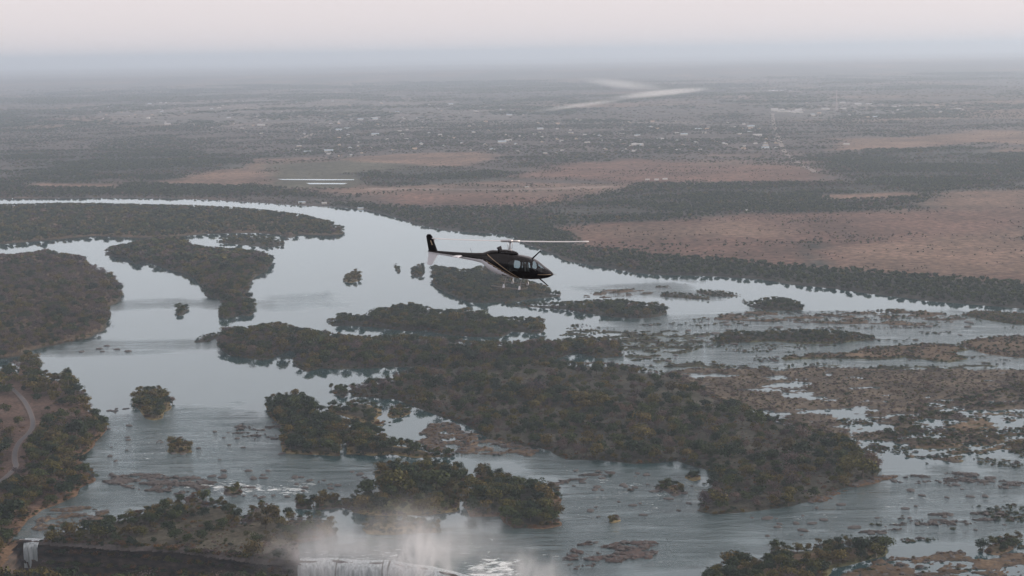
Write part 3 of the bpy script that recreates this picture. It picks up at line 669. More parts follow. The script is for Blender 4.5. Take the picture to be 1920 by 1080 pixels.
 ('tuft_bush', [(415, 925), (422, 910), (445, 904), (455, 915), (452, 928), (425, 930)], 5.5, 6, 1.0, MIX_O, G_ROCK, G_REED, 'the tuft of bushes above the cliff-top island'),
 ('corner_island', [(1300, 1105), (1330, 1066), (1370, 1042), (1385, 1034), (1420, 1050), (1440, 1024), (1460, 1015), (1480, 1022), (1520, 1020), (1560, 1012), (1610, 1012), (1660, 1010), (1672, 1030), (1660, 1045), (1600, 1058), (1560, 1066), (1545, 1090), (1520, 1130), (1310, 1130)], 9, 8, 0.9, MIX_O, G_GREEN, G_BROWN, 'the wooded island at the lower right corner'),
 ('east_bush', [(1830, 1034), (1850, 1018), (1880, 1000), (1905, 1003), (1925, 1006), (1900, 1030), (1870, 1042)], 6, 7, 1.0, MIX_O, G_BROWN, G_GREEN, 'the bushy hump on the flats at the right edge'),
 ('slim_bar', [(1235, 552), (1245, 546), (1300, 550), (1335, 558), (1330, 563), (1280, 559), (1240, 556)], 4, 7, 0.9, MIX_G, G_WOOD, G_WOOD, 'the left of two slim bars in the upper right reach'),
 ('upper_bar', [(1300, 547), (1310, 542), (1360, 545), (1380, 550), (1396, 554), (1370, 557), (1330, 555)], 4, 7, 0.9, MIX_G, G_WOOD, G_WOOD, 'the right of two slim bars in the upper right reach'),
 ('comb_island', [(1388, 563), (1392, 561), (1410, 567), (1430, 560), (1452, 557), (1480, 560), (1505, 570), (1507, 581), (1480, 583), (1430, 581), (1410, 576)], 7, 7, 1.0, MIX_G, G_WOOD, G_WOOD, 'the comb-topped island near the right shore'),
 ('green_bar', [(1320, 640), (1350, 628), (1370, 620), (1430, 622), (1480, 617), (1540, 618), (1600, 623), (1648, 630), (1640, 636), (1600, 640), (1560, 645), (1500, 644), (1450, 640), (1400, 642), (1350, 643)], 6, 7, 0.9, MIX_G, G_GREEN, G_WOOD, 'the green bar in the right reach'),
 ('brown_bar', [(1460, 670), (1490, 661), (1500, 668), (1515, 660), (1580, 660), (1620, 652), (1660, 647), (1735, 642), (1790, 645), (1825, 655), (1790, 660), (1820, 672), (1780, 680), (1740, 676), (1700, 670), (1650, 674), (1560, 672), (1500, 674), (1470, 676)], 3, 8, 0.55, MIX_M, G_GREEN * 0.7, G_BROWN * 0.75, 'the brown bar in the right reach'),
 ('east_bar', [(1800, 640), (1830, 632), (1880, 628), (1960, 628), (1960, 672), (1900, 670), (1850, 664), (1810, 652)], 3, 8, 0.45, MIX_M, G_BROWN * 0.75, G_BROWN * 0.75, 'the brown bar at the right edge'),
 ('reed_bank', [(1800, 590), (1830, 580), (1880, 583), (1960, 588), (1960, 612), (1900, 608), (1850, 600)], 3, 7, 0.8, MIX_G, G_GREEN * 0.6, G_GREEN * 0.6, 'the green reed bank at the right shore'),
]
TREES = []     # x, y, z, height, width, kind, island key, px height

def land_field(P, poly, h):
    d1 = poly_sd(P, poly)
    if h > 0: d1 = np.minimum(d1, poly_sd(P * CAM_H / (CAM_H - h), poly))
    return d1

def heightfield(name, label, P, nx, ny, sd, plateau, shore_c, inner_c, rag=7.0, seed=0, X=None, Y=None, cut=None, slope=0.16):
    n = fbm(P, 22, 4, 200 + seed); sdr = sd + (n - 0.5) * rag
    z = np.clip(sdr * slope, -1.6, plateau) + np.where(sdr > 0, (fbm(P, 9, 3, 210 + seed) - 0.5) * 0.5 * np.clip(sdr / 6, 0, 1), 0)
    Zg = z.reshape(ny, nx)
    mx = np.maximum.reduce([Zg[:-1, :-1], Zg[1:, :-1], Zg[:-1, 1:], Zg[1:, 1:]])
    keep = mx > -0.4
    if cut is not None:
        cg = cut.reshape(ny, nx); keep &= cg[:-1, :-1] & cg[1:, 1:] & cg[:-1, 1:] & cg[1:, :-1]
    if not keep.any(): return None, sdr
    me, used = grid_mesh(name, X, Y, Zg, keep)
    w = sstep(2, 9, sdr[used])[:, None]; pat = fbm(P[used], 35, 4, 230 + seed)[:, None]
    c = (shore_c * (1 - w) + inner_c * w) * (0.7 + 0.6 * pat)
    c = c + np.clip(pat - 0.55, 0, 1) * np.array([0.04, 0.025, 0.012])
    set_color(me, 'cover', np.clip(c, 0.01, 0.5))
    o = tag(new_obj(name, me, None, M['ground']), label, kind='structure')
    return o, sdr

KINDS4 = ['green', 'olive', 'bare', 'russet']
for si, (key, px, h, spc, dens, mix, shore_c, inner_c, phrase) in enumerate(ISL):
    poly = unproject(px)
    far = poly[:, 1].mean()
    cell = 1.3 if key == 'cliff_island' else 2.2 if far < 1300 else (3.0 if far < 2000 else 5.0)
    lo = poly.min(0) - 8; hi = poly.max(0) + 8; lo[1] -= 0
    lo[0] = max(lo[0], -1500)
    gx = np.arange(lo[0], hi[0], cell); gy = np.arange(lo[1], hi[1], cell)
    X, Y = np.meshgrid(gx, gy); P = np.stack([X.ravel(), Y.ravel()], 1)
    sd = land_field(P, poly, h * 0.55)
    plateau = 1.3 if h < 10 else 1.8
    nm = 'river_bank' if key == 'left_bank' else 'island'
    heightfield(nm, phrase[4:] + ', ground under the trees' if False else 'ground of ' + phrase, P, len(gx), len(gy), sd, plateau, shore_c, inner_c, rag=3.0 + 0.35 * h, seed=si, X=X, Y=Y, slope=0.5 if key == 'cliff_island' else 0.16)
    # plants
    spc = spc * 1.08
    gx = np.arange(lo[0], hi[0], spc); gy = np.arange(lo[1], hi[1], spc)
    X, Y = np.meshgrid(gx, gy); P = np.stack([X.ravel(), Y.ravel()], 1) + RNG.uniform(-0.48, 0.48, (X.size, 2)) * spc
    a = poly_sd(P, poly); k = a > 0.8; P = P[k]; a = a[k]
    if not len(P): continue
    clump = fbm(P, 45, 3, 500 + si)
    keep = RNG.random(len(P)) < np.clip(dens * (0.55 + 0.9 * clump) * (1.0 if dens < 0.85 else 1.25), 0, 1)
    if key == 'left_bank':      # dry grass round the road stays open
        open_ = poly_sd(P, unproject([(-300, 745), (60, 742), (100, 760), (168, 778), (150, 788), (80, 795), (62, 814), (0, 818), (-300, 818)]))
        keep &= (open_ < 0) | (RNG.random(len(P)) < 0.10)
    if key == 'left_bank':
        keep &= np.array([np.hypot(*(ctr - q).T).min() > 8 for q in P])
    if key == 'main_island':    # brown scrub clearing along the top
        open_ = poly_sd(P, unproject([(900, 700), (1060, 690), (1230, 705), (1400, 768), (1250, 745), (1000, 735)]))
        keep &= (open_ < 0) | (RNG.random(len(P)) < 0.45)
    if key == 'cliff_island':
        open_ = poly_sd(P, unproject([(320, 985), (380, 975), (440, 985), (520, 990), (540, 1050), (420, 1046), (250, 1024), (200, 1016), (320, 1000)]))
        keep &= (open_ < 0) | (RNG.random(len(P)) < 0.30)
    P = P[keep]; a = a[keep]
    hh = h * RNG.uniform(0.45, 1.3, len(P)) * np.where(RNG.random(len(P)) < 0.07, 1.5, 1.0) * (0.7 + 0.6 * fbm(P, 30, 2, 520 + si))
    fit = np.zeros(len(P)); tol = RNG.random(len(P)) ** 2 * (9.0 if h > 5 else 4.0) + 0.4
    for s in (1.0, 0.8, 0.62, 0.46, 0.33):
        t = poly_sd(P * CAM_H / (CAM_H - np.minimum(hh * s, 60)[:, None] * 0.92), poly)
        fit = np.where((fit == 0) & (t > -tol), s, fit)
    ok = fit > 0; P = P[ok]; hh = hh[ok] * fit[ok]; a = a[ok]
    if far < 2300:
        st = 3.6
        gx = np.arange(max(lo[0], -560), hi[0], st); gy = np.arange(lo[1], hi[1], st)
        Xs, Ys = np.meshgrid(gx, gy); Q = np.stack([Xs.ravel(), Ys.ravel()], 1) + RNG.uniform(-0.5, 0.5, (Xs.size, 2)) * st
        al = land_field(Q, poly, 2.0); k = (al > 0.2) & (al < 7) & (RNG.random(len(Q)) < (0.62 if far < 1700 else 0.35)); Q = Q[k]; al = al[k]
        for i in range(len(Q)):
            hs = RNG.uniform(1.4, 3.6) * (0.7 + 0.05 * al[i]); kd = KINDS4[int(RNG.choice(4, p=[0.42, 0.33, 0.13, 0.12]))]
            TREES.append([Q[i, 0], Q[i, 1], 0.25, hs, hs * RNG.uniform(1.2, 2.0), kd, key, True])
    if key in ('left_bank', 'cliff_island', 'corner_island', 'spray_island', 'brown_bar', 'east_bar', 'reed_bank', 'far_island', 'green_bar', 'main_island', 'middle_band', 'left_island'):     # low scrub in the open ground
        st = 4.6 if key in ('main_island', 'middle_band', 'left_island', 'far_island') else 3.3; gx = np.arange(max(lo[0], -460), hi[0], st); gy = np.arange(lo[1], hi[1], st)
        Xs, Ys = np.meshgrid(gx, gy); Q = np.stack([Xs.ravel(), Ys.ravel()], 1) + RNG.uniform(-0.5, 0.5, (Xs.size, 2)) * st
        k = (land_field(Q, poly, 2.0) > 2.5) & (RNG.random(len(Q)) < 0.75 * sstep(0.36, 0.6, fbm(Q, 26, 3, 611))); Q = Q[k]
        for q in Q:
            if key == 'left_bank' and np.hypot(*(ctr - q).T).min() < 6.5: continue
            hs = RNG.uniform(0.6, 2.3); kd = KINDS4[int(RNG.choice(4, p=[0.20, 0.25, 0.42, 0.13]))]
            TREES.append([q[0], q[1], 2.0 if key in ('left_bank', 'cliff_island', 'corner_island', 'spray_island') else 1.35, hs, hs * RNG.uniform(1.3, 2.2), kd, key, True])
    wd = np.maximum(hh, h * 0.42) * RNG.uniform(1.05, 1.55, len(P))
    patch = fbm(P, 55, 2, 540 + si)
    kk = RNG.random(len(P))
    cum = np.cumsum(mix)
    for i in range(len(P)):
        u = min(0.999, max(0, kk[i] * 0.75 + (patch[i] - 0.25) * 0.5 * 0.5 + 0.0))
        kd = KINDS4[int(np.searchsorted(cum, u * cum[-1]))] if cum[-1] > 0 else 'green'
        shr = hh[i] < 4.2
        TREES.append([P[i, 0], P[i, 1], 0.6 if a[i] < 5 else 1.1, hh[i], wd[i], kd, key, shr])
PHRASE = {t[0]: t[8] for t in ISL}

# ------------------------------------------------------------------ marsh and rock shoals: ground that just breaks the water
def mosaic(name, label, px, base, size, cell, c_low, c_high, soft=14, amp=3.2, stretch=(0.55, 1.0), grad=None, seed=0, top=1.2):
    poly = unproject(px)
    lo = poly.min(0) - 4; hi = poly.max(0) + 4
    gx = np.arange(lo[0], hi[0], cell); gy = np.arange(lo[1], hi[1], cell)
    X, Y = np.meshgrid(gx, gy); P = np.stack([X.ravel(), Y.ravel()], 1)
    sd = poly_sd(P, poly)
    n = fbm(P * np.array(stretch), size, 6, 700 + seed, 0.70)
    n = 0.5 + (n - 0.5) * 1.25
    thr = np.full(len(P), base)
    if grad is not None:
        for gp, gs, gv in grad: thr = thr + gv * sstep(-gs, gs, poly_sd(P, unproject(gp)))
    z = (n - thr) * amp * 4 - (1 - sstep(-soft * 0.3, soft, sd)) * 6
    z = np.clip(z, -1.5, top * 0.7 + 0.3 * np.tanh(z)) + np.where(z > 0, (fbm(P, 5, 3, 720 + seed) - 0.5) * 0.35, 0)
    Zg = z.reshape(X.shape); mx = np.maximum.reduce([Zg[:-1, :-1], Zg[1:, :-1], Zg[:-1, 1:], Zg[1:, 1:]])
    me, used = grid_mesh(name, X, Y, Zg, mx > -0.25)
    pat = fbm(P[used], size * 1.2, 4, 740 + seed)[:, None]
    w = sstep(0.0, 0.7, z[used])[:, None]
    c = (c_low * (1 - w) + c_high * w) * (0.65 + 0.7 * pat)
    set_color(me, 'cover', np.clip(c, 0.01, 0.5))
    tag(new_obj(name, me, None, M['ground']), label, kind='structure')
    return P, z

MARSH = [(1190, 705), (1290, 690), (1400, 691), (1480, 689), (1560, 688), (1640, 690), (1700, 692), (1800, 690), (1960, 694), (1960, 860), (1860, 850), (1800, 870), (1720, 862), (1660, 868), (1600, 845), (1500, 805), (1400, 770), (1280, 735)]
mp, mz = mosaic('marsh', 'brown reed marsh pierced by pools right of the large island', MARSH, 0.365, 22, 2.4, G_GREY * 0.8, np.array([0.094, 0.078, 0.058]),
     soft=10, grad=[([(1560, 770), (1700, 762), (1800, 770), (1860, 735), (1990, 735), (1990, 900), (1600, 900), (1540, 800)], 40, 0.155), ([(1640, 830), (1990, 800), (1990, 900), (1600, 900)], 25, 0.05)], seed=1)
SHOALS = [
 ('red rock shoal breaking the water at the bottom right of the spray', [(1045, 1062), (1060, 1020), (1100, 1012), (1180, 1012), (1262, 1008), (1262, 1022), (1230, 1050), (1150, 1062), (1080, 1072)], 0.49, 12, G_ROCK * 0.8, np.array([0.098, 0.074, 0.067]), 2),
 ('brown rock flats in the lower right corner', [(1540, 1140), (1570, 1075), (1650, 1042), (1730, 1040), (1770, 1022), (1850, 1034), (1960, 1028), (1960, 1140)], 0.45, 16, G_ROCK, G_BROWN * 0.85, 3),
 ('rock shelf across the rapids beside the left bank', [(185, 905), (200, 888), (290, 885), (380, 893), (430, 905), (370, 925), (330, 932), (230, 918)], 0.47, 11, G_ROCK * 0.8, G_ROCK * 1.25, 4),
 ('rock ledges leading to the narrow cataract', [(42, 985), (90, 955), (150, 945), (230, 960), (270, 950), (285, 962), (200, 978), (120, 990), (60, 1004)], 0.49, 12, G_ROCK, G_BROWN, 5),
 ('rock bar in the channel right of the dark island', [(1010, 915), (1040, 898), (1110, 893), (1125, 905), (1060, 918)], 0.46, 11, G_ROCK * 0.8, G_ROCK * 1.3, 6),
 ('rock bar crossing the channel below the large island', [(1050, 888), (1100, 880), (1180, 882), (1180, 892), (1090, 896)], 0.48, 10, G_ROCK * 0.7, G_ROCK, 7),
 ('mud and rock flats in the inner channel', [(770, 830), (800, 790), (850, 790), (930, 822), (1020, 845), (1000, 858), (900, 855), (820, 850)], 0.44, 13, G_GREY, G_BROWN, 8),
 ('scattered reefs in the upper right reach', [(1330, 600), (1345, 588), (1420, 583), (1560, 588), (1690, 578), (1760, 585), (1830, 600), (1730, 612), (1560, 608), (1420, 604)], 0.50, 22, G_GREY, G_BROWN * 0.8, 9),
 ('scattered reefs between the central woods and the green bar', [(1030, 640), (1060, 612), (1170, 622), (1250, 618), (1340, 625), (1330, 650), (1300, 662), (1180, 680), (1150, 660)], 0.53, 18, G_GREEN, G_WOOD, 10),
 ('low reef off the left of the right shore', [(1080, 558), (1110, 545), (1200, 540), (1290, 530), (1300, 538), (1220, 552), (1130, 560)], 0.53, 22, G_GREY, G_BROWN * 0.8, 11),
 ('broken rock bars in the rapids right of the large island', [(1640, 900), (1700, 880), (1820, 882), (1900, 900), (1960, 905), (1960, 925), (1800, 915), (1700, 910)], 0.56, 12, G_ROCK * 0.7, G_ROCK * 1.1, 12),
 ('dark rocks in the wide rapids above the corner island', [(1560, 1000), (1600, 985), (1690, 965), (1800, 955), (1900, 950), (1900, 975), (1760, 1000), (1640, 1010)], 0.57, 12, G_ROCK * 0.7, G_ROCK, 13),
 ('pale boulder patch on the left rapids', [(410, 815), (440, 790), (530, 790), (560, 800), (540, 825), (470, 835)], 0.60, 9, G_ROCK * 0.7, G_ROCK, 14),
 ('orange rock shore below the large island', [(1480, 955), (1520, 925), (1590, 905), (1650, 890), (1700, 892), (1620, 915), (1560, 940)], 0.40, 14, G_SAND * 0.9, G_SAND, 15),
 ('reeds and pools along the right edge', [(1690, 860), (1730, 810), (1800, 790), (1880, 770), (1960, 775), (1960, 855), (1880, 845), (1800, 870)], 0.52, 15, G_GREEN, G_BROWN, 16),
 ('brown shoals above the brown bar', [(1240, 690), (1210, 672), (1300, 676), (1420, 690), (1560, 682), (1700, 686), (1900, 682), (1900, 694), (1500, 697)], 0.54, 18, G_GREEN, G_WOOD, 17),
]
SHZ = []
for lab, px, base, size, cl, ch, sd_ in SHOALS:
    SHZ.append((lab,) + mosaic('rock_shoal', lab, px, base + 0.015, size * 0.6,  1.3 if size < 15 else 2.3, cl * 0.8, ch * 0.8, soft=7, seed=sd_, top=1.0))

# low scrub on the marsh and on the shoals that carry green
scr_p, scr_s, scr_k = [], [], []
def scrub(P, z, step, prob, kinds, hmin, hmax):
    k = np.where((z > 0.25) & (RNG.random(len(P)) < prob))[0]
    for i in k:
        q = P[i] + RNG.uniform(-1, 1, 2) * step
        hgt = RNG.uniform(hmin, hmax) * (1.6 if RNG.random() < 0.06 else 1)
        scr_p.append((q[0], q[1], max(0.1, z[i] - 0.2))); w = hgt * RNG.uniform(1.1, 2.0); scr_s.append((w, w, hgt))
        kd = kinds[RNG.integers(len(kinds))]; scr_k.append(PROTO[kd][RNG.integers(2)])
green_side = poly_sd(mp, unproject([(1700, 770), (1990, 700), (1990, 900), (1600, 900)]))
scrub(mp[green_side > 0], mz[green_side > 0], 1.4, 0.24, ['shrub_green', 'shrub_olive', 'shrub_green', 'shrub_bare'], 1.4, 3.8)
scrub(mp[green_side <= 0], mz[green_side <= 0], 1.4, 0.26, ['shrub_bare', 'shrub_bare', 'shrub_olive', 'shrub_bare', 'shrub_green'], 0.8, 2.2)
for lab, P, z in SHZ:
    if 'reef' in lab or 'reeds' in lab or 'shoals' in lab: scrub(P, z, 1.2, 0.12, ['shrub_green', 'shrub_olive', 'shrub_green'], 1.2, 3.0)
    elif 'flats' in lab: scrub(P, z, 1.2, 0.05, ['shrub_olive', 'shrub_bare', 'shrub_russet'], 0.8, 1.8)
rub_p, rub_s, rub_k = [], [], []
for lab, P_, z_ in SHZ:
    if 'rock' in lab or 'boulder' in lab:
        k = np.where((z_ > -0.15) & (RNG.random(len(P_)) < 0.24))[0]
        for i in k:
            r_ = RNG.uniform(0.5, 1.0) * (2.0 if RNG.random() < 0.12 else 1.0); rub_p.append((P_[i, 0], P_[i, 1], max(-0.1, z_[i] - 0.1))); rub_s.append((r_ * RNG.uniform(1, 2), r_, r_ * RNG.uniform(0.7, 1.3))); rub_k.append(PROTO['rubble'][RNG.integers(3)])
wood('rubble', 'loose rubble of basalt lying on the rock shoals', rub_p, rub_s, rub_k)
for px_, thr_, n_ in (([(1060, 605), (1180, 612), (1400, 586), (1700, 580), (1930, 600), (1930, 700), (1500, 692), (1230, 694), (1170, 670)], 0.60, 5200), ([(1560, 790), (1700, 770), (1930, 760), (1930, 880), (1650, 885)], 0.56, 2600), ([(1060, 885), (1320, 890), (1330, 960), (1070, 985)], 0.66, 1500), ([(1560, 1010), (1700, 960), (1930, 940), (1930, 1070), (1600, 1075)], 0.62, 1800)):
    pw_ = unproject(px_); Q = RNG.uniform(pw_.min(0), pw_.max(0), (n_ * 2, 2)); Q = Q[(poly_sd(Q, pw_) > 0) & (fbm(Q * np.array([0.5, 1.0]), 20, 4, 951, 0.6) > thr_)]
    for q in Q:
        hgt = RNG.uniform(0.5, 2.0); w_ = hgt * RNG.uniform(1.4, 2.8); scr_p.append((q[0], q[1], -0.15)); scr_s.append((w_, w_, hgt)); kd = ['shrub_green', 'shrub_olive', 'shrub_bare', 'shrub_green'][RNG.integers(4)]; scr_k.append(PROTO[kd][RNG.integers(2)])
wood('marsh_scrub', 'low scrub and reed tufts over marsh and shoals', scr_p, scr_s, scr_k)

def ribbon(name, line, half, z, mat, label):
    t = np.gradient(line, axis=0); t /= np.hypot(*t.T)[:, None]; n = np.stack([-t[:, 1], t[:, 0]], 1)
    V = np.vstack([np.column_stack([line + n * half, np.full(len(line), z)]), np.column_stack([line - n * half, np.full(len(line), z)])])
    k = len(line); F = [(i, k + i, k + i + 1, i + 1) for i in range(k - 1)]
    return tag(new_obj(name, mesh_np(name, V, F), None, mat), label, kind='structure')
M['asphalt'] = simple('asphalt', (0.085, 0.083, 0.087), 0.85, noise=0.25, nscale=0.6)
M['verge'] = simple('dusty_verge', (0.15, 0.115, 0.095), 0.95, noise=0.3, nscale=0.3)
ribbon('road_verge', ctr, 2.5, 2.22, M['verge'], 'dusty verge along the road on the left bank')
ribbon('road', ctr, 1.9, 2.32, M['asphalt'], 'grey road curving through the left bank')

# ------------------------------------------------------------------ trees: the largest in view as things, the rest as woods
near_rim = []
for k in range(260):
    px = RNG.uniform(-80, 560); q = unproject([(px, RNG.uniform(1112, 1150))])[0]
    hgt = RNG.uniform(9, 18) * (1.0 if px > 150 else 1.15); TREES.append([q[0], q[1], 1.6, hgt, hgt * RNG.uniform(0.9, 1.2), KINDS4[int(RNG.choice(4, p=[0.55, 0.25, 0.15, 0.05]))], 'near_rim', False])
PHRASE['near_rim'] = 'the near rim of the gorge along the bottom edge'
# bushes on the ledges of the cliff
for k in range(380):
    px = RNG.uniform(84, 548); base = np.interp(px, [78, 250, 420, 545], [1014, 1023, 1040, 1052])
    lv = int(RNG.integers(0, 4)); q = unproject([(px, base)])[0] - np.array([0, (1.5, 5.5, 10.0, 14.0)[lv]]); hb = RNG.uniform(1.2, 4.2)
    TREES.append([q[0], q[1], (0.2, -6.6, -13.1, -19.6)[lv], hb, hb * RNG.uniform(1.2, 2.2), KINDS4[int(RNG.choice(4, p=[0.4, 0.3, 0.15, 0.15]))], 'cliff_island', True])
T = TREES
tx = np.array([t[0] for t in T]); ty = np.array([t[1] for t in T]); tz = np.array([t[2] for t in T]); th = np.array([t[3] for t in T]); tw = np.array([t[4] for t in T])
PX, PY, PS = project(np.stack([tx, ty], 1), tz + th * 0.8)
size_px = PS * np.sqrt(th * tw)
shr = np.array([t[7] for t in T])
vis = (PX > 5) & (PX < 1915) & (PY > 0) & (PY < 1076) & (~shr)
order = np.argsort(-np.where(vis, size_px, 0))
single = set(order[:290].tolist())
COLW = {'green': 'dark green', 'olive': 'olive green', 'bare': 'bare greyish brown', 'russet': 'rust coloured'}
BOX = {}
for key in set(t[6] for t in T):
    ids = [i for i in single if T[i][6] == key]
    if ids: BOX[key] = (PX[ids].min(), PX[ids].max(), PY[ids].min(), PY[ids].max(), np.percentile(th[ids], [33, 67]))
def tree_label(i, kd):
    key = T[i][6]; x0, x1, y0, y1, (q0, q1) = BOX[key]
    u = (PX[i] - x0) / (x1 - x0 + 1); v = (PY[i] - y0) / (y1 - y0 + 1)
    side = 'left end' if u < 0.2 else 'left half' if u < 0.42 else 'middle' if u < 0.6 else 'right half' if u < 0.8 else 'right end'
    dep = 'back' if v < 0.36 else 'front' if v > 0.66 else ''
    big = 'tall' if th[i] > q1 else 'low' if th[i] < q0 else 'mid-sized'
    words = big + ' ' + COLW[kd] + ' tree, ' + (dep + ' ' if dep else '') + side + ' of ' + PHRASE[key]
    while len(words.split()) > 16: words = words.replace(' of the ', ' of ', 1) if ' of the ' in words else ' '.join(words.split()[:16])
    return words
for i in sorted(single):
    t = T[i]; kd = t[5]
    cm, tm = VAR[kd][RNG.integers(len(VAR[kd]))]
    root = new_obj('riverside_tree', None); root.location = (t[0], t[1], t[2]); root.rotation_euler = (0, 0, RNG.uniform(0, 6.28)); root.scale = (t[4], t[4], t[3])
    root.empty_display_size = 1.0
    new_obj('trunk', tm, root); new_obj('crown', cm, root)
    tag(root, tree_label(i, kd), 'tree', COLW[kd] + ' trees on ' + PHRASE[t[6]])
by = {}
for i, t in enumerate(T):
    if i in single: continue
    by.setdefault(t[6], []).append(i)
for key, ids in by.items():
    pos, scl, kn = [], [], []
    for i in ids:
        t = T[i]; kd = ('shrub_' + t[5]) if t[7] else t[5]
        far = t[1] > 2300
        if far and not t[7]: kd = 'far_' + (t[5] if t[5] != 'russet' else 'olive')
        pos.append((t[0], t[1], t[2] - (0.3 if t[7] else 0))); scl.append((t[4], t[4], t[3])); kn.append(PROTO[kd][RNG.integers(len(PROTO[kd]))])
    wood('woodland', 'wood and bushes covering ' + PHRASE[key], pos, scl, kn)

# a tall lone palm on the left bank
def palm(loc, hgt, label):
    root = new_obj('palm_tree', None); root.location = loc
    bm = bmesh.new(); n = 8; prev = None
    for k in range(9):
        z = hgt * 0.86 * k / 8; r = 0.42 * (1 - 0.45 * k / 8); off = 0.5 * math.sin(k / 8 * 1.4)
        ring = [bm.verts.new((off + r * math.cos(a), r * math.sin(a), z - 0.8)) for a in np.linspace(0, 2 * math.pi, n, endpoint=False)]
        if prev:
            for i in range(n): bm.faces.new((prev[i], prev[(i + 1) % n], ring[(i + 1) % n], ring[i]))
        prev = ring
    me = bpy.data.meshes.new('trunk'); bm.to_mesh(me); bm.free(); new_obj('trunk', me, root, M['bark'])
    r = np.random.default_rng(3)
    for tier, zc in ((0, 0.86), (1, 0.62)):
        V, F = [], []
        nf = 30 if tier == 0 else 22
        for k in range(nf):
            an = 6.283 * k / nf + r.normal() * 0.1; up = r.uniform(-0.35, 0.9); ln = hgt * r.uniform(0.14, 0.20); d = np.array([math.cos(an), math.sin(an), up]); d /= np.linalg.norm(d)
            s = np.array([-d[1], d[0], 0]); s /= np.linalg.norm(s)
            c = np.array([0.49, 0, hgt * zc]); i = len(V)
            for j in range(5):
                u = j / 4; p = c + d * ln * u + np.array([0, 0, -0.35 * ln * u * u]); w = 1.0 * math.sin(math.pi * (0.15 + 0.8 * u))
                V += [p - s * w * 0.7, p + s * w * 0.7]
            F += [(i + 2 * j, i + 2 * j + 1, i + 2 * j + 3, i + 2 * j + 2) for j in range(4)]
        me = mesh_np('crown', V, F, False); new_obj('crown', me, root, M['green'])
    return tag(root, label, 'palm')
pp = unproject([(129, 742)])[0]
palm((pp[0], pp[1], 1.8), 29.0, 'tall lone palm standing above the trees of the left bank')

# ------------------------------------------------------------------ boulders in the rapids
BOULDERS = [('the left rapids', [(170, 780), (250, 800), (400, 800), (520, 790), (540, 850), (450, 870), (200, 870)], 26, (1.0, 2.8)), ('the white water left of the spray', [(240, 885), (520, 880), (690, 885), (690, 925), (480, 935), (330, 925)], 40, (1.0, 3.2)),
            ('the rapids between the dark island and the large island', [(1060, 880), (1300, 885), (1320, 950), (1200, 975), (1070, 975)], 34, (1.0, 3.0)), ('the wide rapids at the lower right', [(1350, 980), (1650, 910), (1900, 890), (1915, 1000), (1700, 1010), (1400, 1010)], 34, (1.0, 3.4)),
            ('the upper right reach', [(1180, 600), (1400, 588), (1880, 600), (1900, 622), (1700, 640), (1250, 690), (1190, 680)], 36, (1.6, 5.0)), ('the smooth water below the left island', [(90, 648), (220, 645), (260, 652), (240, 660), (120, 668)], 6, (1.5, 4.2)),
            ('the line joining round islet to bank', [(192, 772), (245, 755), (248, 762), (215, 775)], 7, (1.2, 2.6))]
for name, px, n, (r0, r1) in BOULDERS:
    poly = unproject(px); lo = poly.min(0); hi = poly.max(0); c = 0
    while c < n:
        q = RNG.uniform(lo, hi)
        if poly_sd(q[None], poly)[0] < 0: continue
        rad = RNG.uniform(r0, r1); o = new_obj('boulder', ROCKS[RNG.integers(5)]); o.location = (q[0], q[1], 0.05); o.rotation_euler = (0, 0, RNG.uniform(0, 6.28)); o.scale = (rad * RNG.uniform(1, 1.8), rad, rad * 0.8)
        tag(o, 'dark boulder breaking the surface ' + ('on ' if name.startswith('the line') else 'in ') + name, 'rock', 'boulders in ' + name); c += 1

# ------------------------------------------------------------------ bush and woods of the plain
pos, scl, kn = [], [], []
for y0, y1, spc, mul, hmin, hmax in ((1500, 4300, 9.5, 1.0, 3.5, 9.5), (4300, 7200, 17, 1.8, 4.5, 9), (7200, 17000, 40, 4.2, 5, 10)):
    gx, gy = np.meshgrid(np.arange(-0.41 * y1 - 150, 0.41 * y1 + 150, spc), np.arange(y0, y1, spc))
    P = np.stack([gx.ravel(), gy.ravel()], 1) + RNG.uniform(-0.5, 0.5, (gx.size, 2)) * spc
    P = P[np.abs(P[:, 0]) < 0.40 * P[:, 1] + 120]
    P = P[poly_sd(P, land_poly) > 4]
    _, den = cover(P)
    cl_ = np.where(den < 0.5, 2.2 * sstep(0.44, 0.66, fbm(P * np.array([0.5, 1.0]), 60, 4, 933, 0.65)), 1.0)
    k = RNG.random(len(P)) < (den * den * 0.4 + den * 0.6) * cl_
    P = P[k]; den = den[k]
    z = plain_z(P)
    hh = RNG.uniform(hmin, hmax, len(P)) * (0.28 + 0.82 * den); ww = hh * RNG.uniform(0.9, 1.4, len(P)) * mul
    pat = fbm(P, 160, 3, 901)
    u = RNG.random(len(P)) * 0.7 + pat * 0.6 - 0.15
    kinds = np.where(u < 0.20 + 0.62 * den, 0, np.where(u < 0.36 + 0.50 * den, 1, 2))
    names = ['far_green', 'far_olive', 'far_bare']
    pos.append(np.column_stack([P, z - 0.3])); scl.append(np.column_stack([ww, ww, hh * (1 + 0.10 * (mul - 1))]))
    pick = RNG.integers(0, 2, len(P)); kn.append(np.array([[PROTO[n][0], PROTO[n][1]] for n in names])[kinds, pick])
wood('plain_bush', 'bush and woodland scattered over the plain behind the river', np.vstack(pos), np.vstack(scl), np.concatenate(kn))

